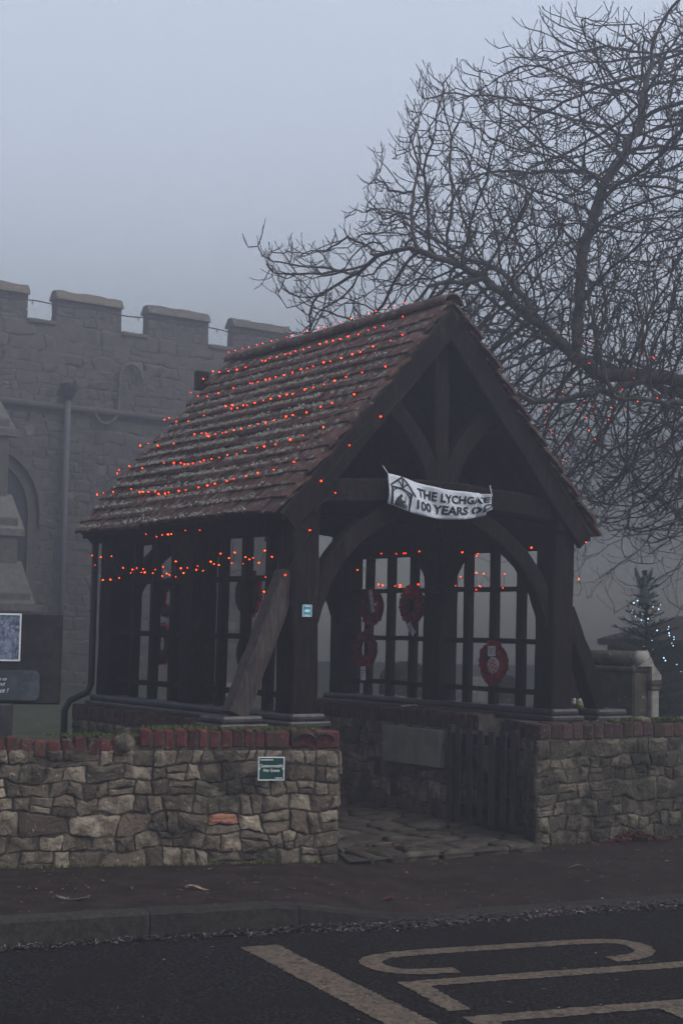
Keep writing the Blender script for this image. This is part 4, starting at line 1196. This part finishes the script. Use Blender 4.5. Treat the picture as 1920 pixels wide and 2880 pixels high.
# ================================================================== trees
def grow(base_pts, limbs, attract, step=.2, kill=.36, infl=1.7, iters=90, seed=1, tropism=.05):
    rg = random.Random(seed)
    P = [Vector(base_pts[0])]; par = [-1]
    def chain(start, pts):
        cur = start
        for q in pts:
            q = Vector(q); n = max(1, int((q-P[cur]).length/step)); a = P[cur].copy()
            for k in range(1, n+1):
                w = Vector((rg.uniform(-1, 1), rg.uniform(-1, 1), rg.uniform(-1, 1)))*.035
                P.append(a.lerp(q, k/n)+(w if k < n else Vector())); par.append(cur); cur = len(P)-1
        return cur
    top = chain(0, base_pts[1:])
    for start, pts in limbs:
        if start is None: s = top
        else:
            sv = Vector(start); s = min(range(len(P)), key=lambda i: (P[i]-sv).length)
        chain(s, pts)
    A_ = [Vector(a) for a in attract]
    for it in range(iters):
        kd = kdtree.KDTree(len(P))
        for i, p in enumerate(P): kd.insert(p, i)
        kd.balance()
        acc = {}; keep = []
        for a in A_:
            co, i, d = kd.find(a)
            if d < kill: continue
            keep.append(a)
            if d < infl+(1.5 if it < 20 else 0): acc.setdefault(i, []).append((a-P[i]).normalized())
        A_ = keep
        if not acc: break
        for i, ds in acc.items():
            v = Vector()
            for q in ds: v += q
            v = v.normalized() if v.length > 1e-4 else Vector((rg.uniform(-1, 1), rg.uniform(-1, 1), rg.uniform(-1, 1)))
            if par[i] >= 0: v = (v + (P[i]-P[par[i]]).normalized()*.45)
            v += Vector((rg.uniform(-1, 1), rg.uniform(-1, 1), rg.uniform(-1, 1)+tropism))*.30
            P.append(P[i]+v.normalized()*step); par.append(i)
        if len(P) > 110000: break
    return P, par

def tree_meshes(P, par, tip, expo, twig_len, seed, thick, rmax=9):
    rg = random.Random(seed)
    n = len(P); ch = [[] for _ in range(n)]
    for i, p in enumerate(par):
        if p >= 0: ch[p].append(i)
    rad = [0.0]*n
    for i in range(n-1, -1, -1):
        rad[i] = tip if not ch[i] else sum(rad[c]**expo for c in ch[i])**(1/expo)
        rad[i] = min(rad[i], rmax)
    big = MB(); small = MB()
    done = [False]*n
    # follow the thickest child into long chains
    for i in range(n):
        if i and done[i]: continue
        start = par[i] if par[i] >= 0 else i
        pts = [P[start]] if par[i] >= 0 else []; rs = [min(rad[i]*1.05, rad[start])] if par[i] >= 0 else []
        c = i
        while True:
            pts.append(P[c]); rs.append(rad[c]); done[c] = True
            if not ch[c]: break
            c = max(ch[c], key=lambda q: rad[q])
        if len(pts) < 2: continue
        # split thick and thin
        for lo in range(0, 1):
            k = next((q for q, r in enumerate(rs) if r < thick), len(rs))
            if k >= 2: big.tube(pts[:k+1], rs[:k+1], 8 if rs[0] > .12 else 6, cap=False)
            if len(pts)-max(0, k-1) >= 2: small.tube(pts[max(0, k-1) if k >= 2 else 0:], rs[max(0, k-1) if k >= 2 else 0:], 5 if rs[min(k, len(rs)-1)] > tip*1.6 else 4, cap=False)
    # curved twigs with fat buds
    for i in range(n):
        if rad[i] > tip*2.6 or par[i] < 0: continue
        m = 2 if not ch[i] else (1 if rg.random() < .45 else 0)
        d0 = (P[i]-P[par[i]]).normalized()
        for _ in range(m):
            v = (d0+Vector((rg.uniform(-1, 1), rg.uniform(-1, 1), rg.uniform(-.8, .9)))*.75).normalized()
            l = twig_len*rg.uniform(.5, 1.25); q = P[i].copy(); pts = [q.copy()]
            for k in range(3):
                v = (v+Vector((rg.uniform(-.25, .25), rg.uniform(-.25, .25), .28))).normalized(); q = q+v*l/3; pts.append(q.copy())
            small.tube(pts, [tip*.85, tip*.75, tip*.66, tip*.85], 3, cap=False)
    return big, small

def crown_pts(n, fn, bounds, seed):
    rg = random.Random(seed); out = []
    while len(out) < n:
        p = (rg.uniform(*bounds[0]), rg.uniform(*bounds[1]), rg.uniform(*bounds[2]))
        if fn(p, rg): out.append(p)
    return out
TC = Vector((5.9, 18.0, 5.0))
def in_crown(p, rg):
    x, y, z = (p[0]-TC.x)/6.5, (p[1]-TC.y)/4.0, (p[2]-TC.z)
    z = z/5.0 if z > 0 else z/2.15
    r = math.sqrt(x*x+y*y+z*z)
    lump = 1+.07*math.sin(p[0]*2.3+p[2]*1.7)+.06*math.sin(p[2]*2.9-p[1]*1.3)
    if r > lump: return False
    if p[0] < 1.9 and p[2] < 3.4: return False
    if p[2] > 6.15+.93*(p[0]+1.05)+.35*math.sin(p[0]*3.1+p[1]): return False
    if p[0] > 6.2 and rg.random() < .75: return False
    return rg.random() < (.25+.75*min(1, r*1.15))
att = crown_pts(28000, in_crown, ((-1.2, 12.4), (13.6, 22), (2.7, 10.3)), 3)
limbs = [(None, [(5.0, 17.4, 4.0), (4.0, 16.9, 4.6), (2.85, 16.6, 4.6), (2.35, 16.5, 5.0), (1.55, 16.3, 5.6), (.7, 16.2, 5.9)]),
         ((2.6, 16.55, 4.7), [(2.7, 16.7, 5.9), (2.95, 16.8, 6.8), (3.45, 17, 7.7), (3.6, 17.2, 8.6)]),
         ((3.6, 16.8, 4.6), [(2.7, 16.0, 4.25), (2.0, 15.6, 4.1), (1.2, 15.4, 4.4)]),
         ((4.6, 17.1, 4.3), [(4.0, 15.9, 4.3), (3.3, 15.0, 4.0), (2.7, 14.6, 4.0)]),
         ((1.55, 16.3, 5.6), [(.9, 15.9, 5.4)]),
         ((1.6, 15.5, 4.2), [(.8, 15.4, 4.7)]),
         ((2.4, 16.5, 5.0), [(1.8, 16.8, 5.8)]),
         (None, [(5.6, 18, 4.6), (5.2, 18.1, 6.3), (4.7, 18.2, 7.8), (4.4, 18.2, 9.2)]),
         (None, [(6.4, 18.6, 4.4), (7.6, 19, 5.8), (8.9, 19.3, 7.0)]),
         (None, [(6.2, 17.0, 4.0), (6.9, 16.0, 4.8), (8.0, 15.5, 5.6)]),
         (None, [(5.6, 19.2, 4.2), (4.6, 20.2, 5.0), (3.0, 20.6, 5.7)]),
         (None, [(7.2, 18.2, 3.9), (9.2, 18.2, 4.4), (10.6, 18.0, 4.9)])]
P, par = grow([(5.9, 18, .0), (5.95, 18, 1.2), (5.85, 18, 2.9)], limbs, att, step=.145, kill=.18, infl=.92, iters=150, seed=5)
big, small = tree_meshes(P, par, 0.0068, 2.95, .21, 6, .03, .42)
T1 = empty('horse_chestnut_tree', (5.9, 18, .0)); tag(T1, 'big bare tree with dense upturned twigs spreading above the gate roof', 'tree')
off = [(-5.9, -18, 0)]
big.build('trunk', 'bark', T1, True, loc=(-5.9, -18, 0)); small.build('crown', 'twig', T1, True, loc=(-5.9, -18, 0))
print('tree nodes', len(P), 'tris', len(big.F)*2, len(small.F)*2)
# far, misty trees
def far_tree(cx, cy, h, rx, rz, n, seed, label, tip=.008):
    def inside(p, rg):
        x, y, z = (p[0]-cx)/rx, (p[1]-cy)/rx, (p[2]-h)/rz
        return x*x+y*y+z*z < 1 and p[2] > 1.2
    at = crown_pts(n, inside, ((cx-rx, cx+rx), (cy-rx, cy+rx), (max(1.2, h-rz), h+rz)), seed)
    P, par = grow([(cx, cy, 0), (cx+.1, cy, 1.5), (cx, cy, 2.6)], [(None, [(cx-1.5, cy, 4.2), (cx-2.6, cy-.3, 5.0)]), (None, [(cx+.4, cy, 5), (cx+.3, cy, 6.5)]), (None, [(cx+1.6, cy, 4.4)])], at, step=.26, kill=.45, iters=60, seed=seed, tropism=-.5)
    b, s = tree_meshes(P, par, tip, 2.3, .5, seed, .05, .3)
    t = empty('misty_tree', (cx, cy, 0)); tag(t, label, 'tree')
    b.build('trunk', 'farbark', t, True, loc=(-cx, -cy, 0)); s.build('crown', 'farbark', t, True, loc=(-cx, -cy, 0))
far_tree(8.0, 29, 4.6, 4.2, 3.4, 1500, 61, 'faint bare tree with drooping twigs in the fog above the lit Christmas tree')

# lights in the tree
TL_ = [(2.48,4.62),(2.5,4.4),(2.99,4.44),(3.11,4.41),(3.14,4.47),(3.09,4.37),(2.98,4.33),(2.92,4.22),(2.67,4.17),(2.31,4.14),(2.21,4.08),(2.06,4.06)]
TL2 = [(2.81,4.11),(2.97,4.08),(2.44,4.0),(2.11,3.96),(2.38,3.93),(2.52,3.93),(2.98,4.0),(3.15,4.02),(2.94,3.97),(2.68,3.9),(2.83,3.9)]
TL3 = [(1.99,3.89),(2.04,3.87),(2.05,3.78),(2.51,3.84),(2.45,3.82),(2.66,3.79),(2.07,3.67),(2.09,3.65),(2.14,3.61),(2.25,3.56),(2.5,3.71),(2.55,3.61),(2.21,3.37)]
rgt = random.Random(2)
for L_, lab in ((TL_, 'highest string of orange lights caught in the lower tree branches'), (TL2, 'middle string of orange lights caught in the lower tree branches'), (TL3, 'lowest string of orange lights in the tree, hanging beside the roof edge')):
    light_string([Vector((x, 14.8+rgt.uniform(-.15, .15), z)) for x, z in L_], lab, 'orange_dim', seed=len(L_), sag=.03, big=(.5, .95))

# ================================================================== churchyard things
# Christmas tree
XT = Vector((3.72, 18.0, .24)); rg = random.Random(91)
X = empty('christmas_tree', XT); tag(X, 'small Christmas tree with cool white lights behind the scrolled tomb', 'christmas tree')
V, F = tube([(0, 0, 0), (0.01, 0, 1.2), (.0, 0, 2.2)], [.05, .03, .012], 6); obj('trunk', V, F, 'bark', X)
nd = MB()
def spray(p, d, l):
    p = Vector(p); d = Vector(d).normalized(); k = int(l/.016)
    nd.tube([p, p+d*l*.5+Vector((0, 0, -.01)), p+d*l], [.006, .005, .003], 3, False)
    for i in range(k):
        q = p+d*l*(i+.5)/k
        for _ in range(2):
            a = rg.uniform(0, 6.28); s = d.orthogonal().normalized(); t = d.cross(s)
            o_ = (s*math.cos(a)+t*math.sin(a)+d*.7).normalized()*rg.uniform(.022, .036); w = o_.cross(d).normalized()*.004
            n = len(nd.V); nd.V += [tuple(q-w), tuple(q+w), tuple(q+o_)]; nd.F.append((n, n+1, n+2))
for lv in range(17):
    z = .22+lv*.115; r = (2.15-z)/2.15*.86+.09; m = max(5, int(11-lv*.35))
    for k in range(m):
        a = 2*math.pi*(k+rg.random()*.6)/m+lv; l = r*rg.uniform(.75, 1.12)
        d = Vector((math.cos(a), math.sin(a), .12+.45*lv/17)); spray((0, 0, z), d, l)
        nb = max(1, int(l/.13))
        for j in range(nb):
            p = Vector((0, 0, z))+d.normalized()*l*(j+1)/(nb+.6)
            for s in (-1, 1):
                dd = d.normalized()+Vector((-math.sin(a), math.cos(a), .15))*s*.9
                spray(p, dd, l*.32*(1.15-j/(nb+1)))
tag(nd.build('foliage', 'needle', X), kind='stuff')
pts = []
for k in range(52):
    z = .35+1.5*((k*.618) % 1)**.85; a = rg.uniform(math.pi*.95, math.pi*2.05); r = ((2.15-z)/2.15*.80+.05)*rg.uniform(.75, 1.02)
    pts.append((XT.x+r*math.cos(a), XT.y+r*math.sin(a), XT.z+z))
pts.sort(key=lambda p: p[2])
light_string(pts, 'string of tiny cool white lights wound round the Christmas tree', 'blue_light', seed=40, wire=.0015, big=(.8, 1.5))
# angel on the top
AN = empty('angel_figure', XT+Vector((-.03, -.02, 1.80))); AN.scale = (.72, .72, .78); tag(AN, 'small angel figure with raised wings on top of the Christmas tree', 'ornament')
V, F = lathe([(.10, -.05), (.085, .10), (.06, .25), (.042, .33), (.05, .38), (.02, .42), (.016, .44)], 14); obj('gown', V, F, 'angel', AN, smooth=True)
V, F = icos(.036, 2); obj('head', [(a, b, c*1.2) for a, b, c in V], F, 'gravestone', AN, (0, 0, .475), smooth=True)
for s in (-1, 1):
    o2 = [(.02, .30), (.06, .40), (.10, .50), (.155, .56), (.15, .46), (.125, .36), (.09, .28), (.04, .24)]
    V = [(s*x, .03, z) for x, z in o2]+[(s*x, .045, z) for x, z in o2]; n = 8
    obj('wing', V, [tuple(range(n)), tuple(range(2*n-1, n-1, -1))]+[(i, (i+1) % n, n+(i+1) % n, n+i) for i in range(n)], 'angel', AN)
V, F = tube([(-.05, -.01, .35), (-.075, -.06, .28), (-.01, -.09, .30), (.06, -.06, .28), (.05, -.01, .35)], .015, 6); obj('arms', V, F, 'angel', AN, smooth=True)

# scrolled tomb: barrel top runs back from the road, volute and bracket on the front
TB = empty('scroll_tomb', (2.93, 14.35, .05), YAW); tag(TB, 'large weathered tomb with rolled scroll top and pale carved front pillar', 'tomb')
mb = MB(); mb.box(-.10, .12, .02, .92, 0, 1.24, .02); mb.build('body', 'gravestone', TB)
mb = MB(); mb.box(-.13, .15, .0, .95, 1.24, 1.285, .012); mb.build('ledge', 'gravestone', TB)
V, F = tube([(.0, .05, 1.36), (.0, .93, 1.36)], .078, 18); obj('scroll_roll', V, F, 'gravestone', TB, smooth=True)
# volute end
pts = [Vector((.012+(.080-.0095*k/1.6)*math.cos(-R(30)*k+1.2), -.005, 1.365+(.080-.0095*k/1.6)*math.sin(-R(30)*k+1.2))) for k in range(13)]
V, F = tube(pts, .016, 6); vol = obj('volute', V, F, 'marble', TB, smooth=True)
V, F = tube([(.0, -.02, 1.36), (.0, .06, 1.36)], .082, 18); obj('roll_end', V, F, 'marble', TB, smooth=True)
pr = [(-.07, 1.29), (.10, 1.29), (.10, 1.16), (.23, 1.16), (.235, 1.20), (.19, 1.25), (.13, 1.30), (.09, 1.38), (.04, 1.36)]
V = [(x, -.03, z) for x, z in pr]+[(x, .08, z) for x, z in pr]; n = len(pr)
obj('bracket', V, [tuple(range(n)), tuple(range(2*n-1, n-1, -1))]+[(i, (i+1) % n, n+(i+1) % n, n+i) for i in range(n)], 'marble', TB)
mb = MB(); mb.box(.07, .235, -.05, .10, 1.11, 1.158, .01); mb.box(.085, .22, -.04, .09, 1.06, 1.108, .008); mb.build('capital', 'gravestone', TB)
mb = MB(); mb.box(.10, .205, -.03, .08, .1, 1.058, .01); mb.build('pillar', 'marble', TB)
mb = MB(); mb.box(-.16, .28, -.08, .99, 0, .1, .01); mb.build('plinth', 'gravestone', TB)

# headstones
def headstone(x, y, h, w, rz, label, m='gravestone', top='round', lean=0.0):
    t = empty('headstone', (x, y, .05), rz); tag(t, label, 'gravestone', 'headstones in the churchyard')
    P = [(-w/2, 0), (w/2, 0), (w/2, h-w*.35)]
    if top == 'round': P += [(w/2*math.cos(R(a)), h-w*.35+w*.35*math.sin(R(a))) for a in range(15, 180, 15)]
    elif top == 'shoulder': P += [(w*.36, h-w*.33)]+[(w*.30*math.cos(R(a)), h-w*.30+w*.30*math.sin(R(a))) for a in range(0, 181, 20)]+[(-w*.36, h-w*.33)]
    else: P += [(0, h)]
    P += [(-w/2, h-w*.35)]
    n = len(P); rgh = random.Random(int(x*100))
    V = [(a, -.05, b) for a, b in P]+[(a, .05, b) for a, b in P]
    o = obj('slab', V, [tuple(range(n)), tuple(range(2*n-1, n-1, -1))]+[(i, (i+1) % n, n+(i+1) % n, n+i) for i in range(n)], m, t, rot=(lean, 0, 0))
    obj('base', *box(-w/2-.06, w/2+.06, -.12, .12, -.05, .09, .015), m, t)
hs = [(.75, 17.2, 1.25, .62, .5, 'broad round-topped headstone seen through the gate slats left of the middle post', 'gravestone', 'round', .03),
      (1.75, 18.6, 1.05, .55, .5, 'pale shouldered headstone seen through the gate slats near the badge wreath', 'marble', 'shoulder', -.04),
      (.15, 20.5, 1.1, .6, .6, 'pale pointed headstone far back through the gate slats', 'marble', 'point', .02),
      (2.4, 22.0, 1.0, .55, .5, 'small round-topped headstone far back behind the gate', 'gravestone', 'round', .05),
      (-1.25, 17.5, .95, .5, .6, 'low pale headstone behind the side screen nearest the church', 'marble', 'round', -.05),
      (4.15, 15.6, 1.05, .6, .5, 'dark headstone with pale edge beside the scrolled tomb', 'gravestone', 'shoulder', .02),
      (4.45, 14.9, .92, .5, .55, 'low round-topped headstone at the edge of the picture beside the tomb', 'gravestone', 'round', -.03),
      (-1.9, 19.4, .9, .5, .6, 'small pointed headstone on the turf below the church wall', 'gravestone', 'point', .04)]
for h in hs: headstone(*h)
# flowers beside the raking strut
FP = empty('flower_vase', (2.12, 13.75, .05)); tag(FP, 'stone grave vase of pale and yellow flowers beside the raking strut', 'flowers')
V, F = lathe([(.11, 0), (.10, .3), (.09, .62), (.12, .78), (.11, .80)], 12); obj('vase', V, F, 'gravestone', FP)
fl = MB(); fy = MB(); fg = MB(); rg = random.Random(17)
for k in range(26):
    p = Vector((rg.uniform(-.12, .12), rg.uniform(-.1, .1), .84+rg.uniform(0, .17)))
    V, F = icos(rg.uniform(.018, .032), 1); V = [tuple(Vector(v)+p) for v in V]
    (fy if p.x > .06 and p.z < .95 else fl).add(V, F)
    fg.tube([(p.x*.3, p.y*.3, .78), p], .004, 3, False)
for k in range(60):
    p = Vector((rg.uniform(-.12, .12), rg.uniform(-.1, .1), .80+rg.uniform(0, .14))); d = Vector((rg.uniform(-1, 1), rg.uniform(-1, 1), rg.uniform(-.2, 1)))*.05
    w = d.cross(Vector((0, 0, 1))).normalized()*.014; n = len(fg.V); fg.V += [tuple(p), tuple(p+d*.5+w), tuple(p+d), tuple(p+d*.5-w)]; fg.F.append((n, n+1, n+2, n+3))
fl.build('blossom', 'petal', FP); fy.build('yellow_blossom', 'yellow', FP); fg.build('stems', 'moss', FP)
OR = empty('stone_ornament', (4.05, 15.05, .05)); tag(OR, 'small pale carved bird ornament on a low pedestal beside the tomb', 'ornament')
obj('pedestal', *box(-.09, .09, -.09, .09, 0, .86, .015), 'gravestone', OR)
V, F = icos(1, 2); obj('bird', [(a*.085, b*.06, c*.055+.93+(.035 if a < -.55 else 0)+(.02*a if a > .3 else 0)) for a, b, c in V], F, 'marble', OR, smooth=True)
V, F = icos(.03, 1); obj('head', V, F, 'marble', OR, (-.07, 0, .99), smooth=True)

# low brick house in the mist
HS = empty('house', (4.78, 26.0, 0), -.16); tag(HS, 'low dark house with hipped roof fading into the fog behind the Christmas tree', 'house')
obj('wall', *box(0, 7, 0, 4.5, -.3, 1.50), 'housebrick', HS)
V = [(-.2, -.25, 1.49), (7.2, -.25, 1.49), (7.2, 4.75, 1.49), (-.2, 4.75, 1.49), (1.5, 1.6, 2.10), (5.5, 1.6, 2.10), (5.5, 2.9, 2.10), (1.5, 2.9, 2.10),
     (-.2, -.25, 1.60), (7.2, -.25, 1.60), (7.2, 4.75, 1.60), (-.2, 4.75, 1.60)]
obj('roof', V, [(0, 1, 9, 8), (1, 2, 10, 9), (2, 3, 11, 10), (3, 0, 8, 11), (8, 9, 5, 4), (9, 10, 6, 5), (10, 11, 7, 6), (11, 8, 4, 7), (4, 5, 6, 7), (3, 2, 1, 0)], 'houseroof', HS)
for q in (2.2, 4.6):
    wi = obj('window', *box(q, q+1.1, -.04, .02, .55, 1.30), 'glass_dark', HS)
    mb = MB()
    for a in (q-.04, q+.53, q+1.1): mb.box(a, a+.05, -.07, -.03, .50, 1.35)
    mb.box(q-.04, q+1.15, -.068, -.032, .46, .51); mb.box(q-.04, q+1.15, -.068, -.032, 1.34, 1.40); mb.build('frame', 'marble', wi)

# floodlight with wire guard at the back of the roof
FL = empty('floodlight', wor(1.02, GD+.30, 3.97), YAW); tag(FL, 'black caged floodlight fixed to the back verge of the roof', 'floodlight')
mb = MB(); mb.box(-.07, .07, -.02, .06, .0, .19, .012); mb.build('housing', 'black', FL)
mb = MB()
for k in range(6): mb.tube([(-.065+.026*k, -.035, .01), (-.065+.026*k, -.035, .185)], .004, 4)
for z in (.02, .10, .18): mb.tube([(-.07, -.04, z), (.07, -.04, z)], .004, 4)
mb.build('wire_guard', 'black', FL)
mb = MB(); mb.tube([(0, .02, .0), (0, -.05, -.07), (.02, -.14, -.09)], .012, 6); mb.build('bracket', 'black', FL)

# ================================================================== moss, leaves
def tufts(name, label, spotsf, n, m, size, seed, up=1.0):
    rg = random.Random(seed); mb = MB()
    for _ in range(n):
        p = spotsf(rg); h = size*rg.uniform(.5, 1.4)
        a = rg.uniform(0, 6.28); w = Vector((math.cos(a), math.sin(a), 0))*h*.35
        t = Vector((rg.uniform(-.5, .5), rg.uniform(-.5, .5), up))*h; k = len(mb.V)
        mb.V += [tuple(p-w), tuple(p+w), tuple(p+t)]; mb.F.append((k, k+1, k+2))
    return tag(mb.build(name, m), label, 'moss', kind='stuff')
def on_left(rg):
    c = rg.choice(((.25, .18, .91), (.05, .1, .86), (.55, .2, .905), (.9, .2, .905), (.62, .12, .91), (-.35, .12, .86), (1.15, .16, .90)))
    p = B+dirL*(c[0]+rg.gauss(0, .11))+inL*abs(c[1]+rg.gauss(0, .05)); return Vector((p.x, p.y, c[2]+rg.uniform(-.005, .008)))
tufts('moss', 'green moss tufts along the brick coping by the grey strut', on_left, 2600, 'moss', .018, 71)
def on_right(rg):
    p = A2+dirR*(1.35+rg.gauss(0, .28))+inR*abs(.07+rg.gauss(0, .06)); return Vector((p.x, p.y, .925+rg.uniform(-.02, .01)))
tufts('moss', 'dark green moss cushion on the coping in front of the scrolled tomb', on_right, 2600, 'moss', .022, 72)
def wall_foot(rg):
    if rg.random() < .6: p = A+(C-A)*rg.random()-inL*abs(rg.gauss(.025, .02))
    else: p = A2+(C2-A2)*rg.random()*.8-inR*abs(rg.gauss(.025, .025))
    return Vector((p.x, p.y, -.012))
tufts('weeds', 'thin moss and weeds along the foot of the roadside walls', wall_foot, 1800, 'moss', .018, 73)
def leaf_quad(mb, p, s, rg, curl=.5):
    a = rg.uniform(0, 6.28); d = Vector((math.cos(a), math.sin(a), rg.uniform(-.15, .3)*curl)).normalized(); w = Vector((-math.sin(a), math.cos(a), rg.uniform(-.4, .4)*curl))
    l = s*rg.uniform(.7, 1.4); b = l*rg.uniform(.2, .5); n = len(mb.V); z = Vector((0, 0, 1))
    mb.V += [tuple(p-d*l*.5), tuple(p-d*l*.1+w*b*.5+z*curl*rg.uniform(0, .4)*l), tuple(p+d*l*.5+z*curl*rg.uniform(0, .5)*l), tuple(p-d*l*.05-w*b*.5+z*curl*rg.uniform(0, .4)*l)]
    mb.F += [(n, n+1, n+2), (n, n+2, n+3)]
rg = random.Random(81); g1 = MB()
for _ in range(4200):
    x = rg.uniform(-4, 4.5); wdt = .03+.045*(.5+.5*math.sin(x*2.2+1))+.03*(x > .2)
    y = kerb_line(x)-.015-abs(rg.gauss(0, wdt)); h = .03*math.exp(-((kerb_line(x)-y)/.06)**2)*(1 if x > -.6 else .7)
    leaf_quad(g1, Vector((x, y, -.147+rg.uniform(0, 1)*h)), .032, rg, .7)
tag(g1.build('leaf_litter', 'leaf_pale'), 'drift of bleached shredded leaves in the gutter along the kerb', 'leaves', kind='stuff')
g2 = MB()
for _ in range(420):
    x = rg.uniform(-3.2, 3.4); t = rg.random(); y = kerb_line(x)+.15+(back_line(x)-.15-kerb_line(x)-.15)*t
    leaf_quad(g2, Vector((x, y, pave_z(x, (y-kerb_line(x)-.115)/(back_line(x)+.45-kerb_line(x)-.115))+.004)), .026 if rg.random() < .8 else .05, rg, .25)
for _ in range(260):
    x = rg.uniform(-3, 3); y = 5.2+3.2*rg.random()
    if y < kerb_line(x)-.1: leaf_quad(g2, Vector((x, y, -.143)), .022, rg, .2)
tag(g2.build('leaf_scatter', 'leaf'), 'small dead leaves scattered over the pavement and road', 'leaves', kind='stuff')
g3 = MB()
for _ in range(300):
    u = rg.gauss(0, .22); p = A2+dirR*(.95+u)-inR*abs(rg.gauss(.06, .07)); leaf_quad(g3, Vector((p.x, p.y, -.008+.07*math.exp(-(u/.18)**2)*rg.random())), .05, rg, .6)
for _ in range(45):
    p = wor(.55+rg.gauss(0, .12), -.45+rg.gauss(0, .08)); leaf_quad(g3, Vector((p.x, p.y, .03+.03*rg.random())), .045, rg, .6)
tag(g3.build('leaf_heap', 'leaf_red'), 'heaps of coppery red leaves at the wall foot and in the gate passage', 'leaves', kind='stuff')
# the larger single leaves
def big_leaf(x, y, l, w, rz, m, label):
    V = []; F = []; n = 7
    for i in range(n):
        t = i/(n-1); ww = w*math.sin(math.pi*min(.97, t*.9+.05))**.7*(1 if i % 2 else .62)
        z = .012*math.sin(t*5+l*40)+.004
        V += [(l*(t-.5), -ww/2, z+.006), (l*(t-.5), 0, z), (l*(t-.5), ww/2, z+.008)]
    for i in range(n-1): F += [(3*i, 3*i+3, 3*i+4, 3*i+1), (3*i+1, 3*i+4, 3*i+5, 3*i+2)]
    yy = (y-kerb_line(x)-.115)/(back_line(x)+.45-kerb_line(x)-.115)
    o = obj('fallen_leaf', V, F, m, None, (x, y, pave_z(x, yy)+.004), (0, 0, rz)); md = o.modifiers.new('t', 'SOLIDIFY'); md.thickness = .0015
    tag(o, label, 'leaf', 'larger leaves fallen on the pavement')
big_leaf(-1.56, 8.98, .22, .06, -.3, 'leaf_pale', 'long torn pale leaf lying flat near the kerb edge')
big_leaf(-2.2, 9.25, .09, .03, .4, 'leaf_pale', 'narrow pale leaf on the pavement at the picture edge')
big_leaf(-1.27, 9.38, .045, .04, .9, 'leaf_pale', 'small bright curled leaf on the pavement below the reddish stone')
big_leaf(-.86, 9.42, .16, .05, -.2, 'leaf', 'long brown leaf on the pavement below the green sign')
big_leaf(.34, 9.62, .11, .06, .1, 'leaf_red', 'dark red leaf lying on the pavement before the gate opening')
big_leaf(1.75, 10.9, .12, .03, .2, 'leaf', 'thin tan twig-like leaf on the pavement before the mossy wall')

# ================================================================== fog
hz = obj('haze', *box(-56, 56, -16, 84, -1.6, 12.2), None)
tag(hz, kind='stuff')
m = bpy.data.materials.new('fog'); m.use_nodes = True
nt = m.node_tree; nt.nodes.clear()
pv = nt.nodes.new('ShaderNodeVolumePrincipled'); mo = nt.nodes.new('ShaderNodeOutputMaterial')
pv.inputs['Color'].default_value = (.17, .172, .196, 1); pv.inputs['Density'].default_value = .041; pv.inputs['Anisotropy'].default_value = .5
nt.links.new(pv.outputs[0], mo.inputs['Volume'])
hz.data.materials.append(m)
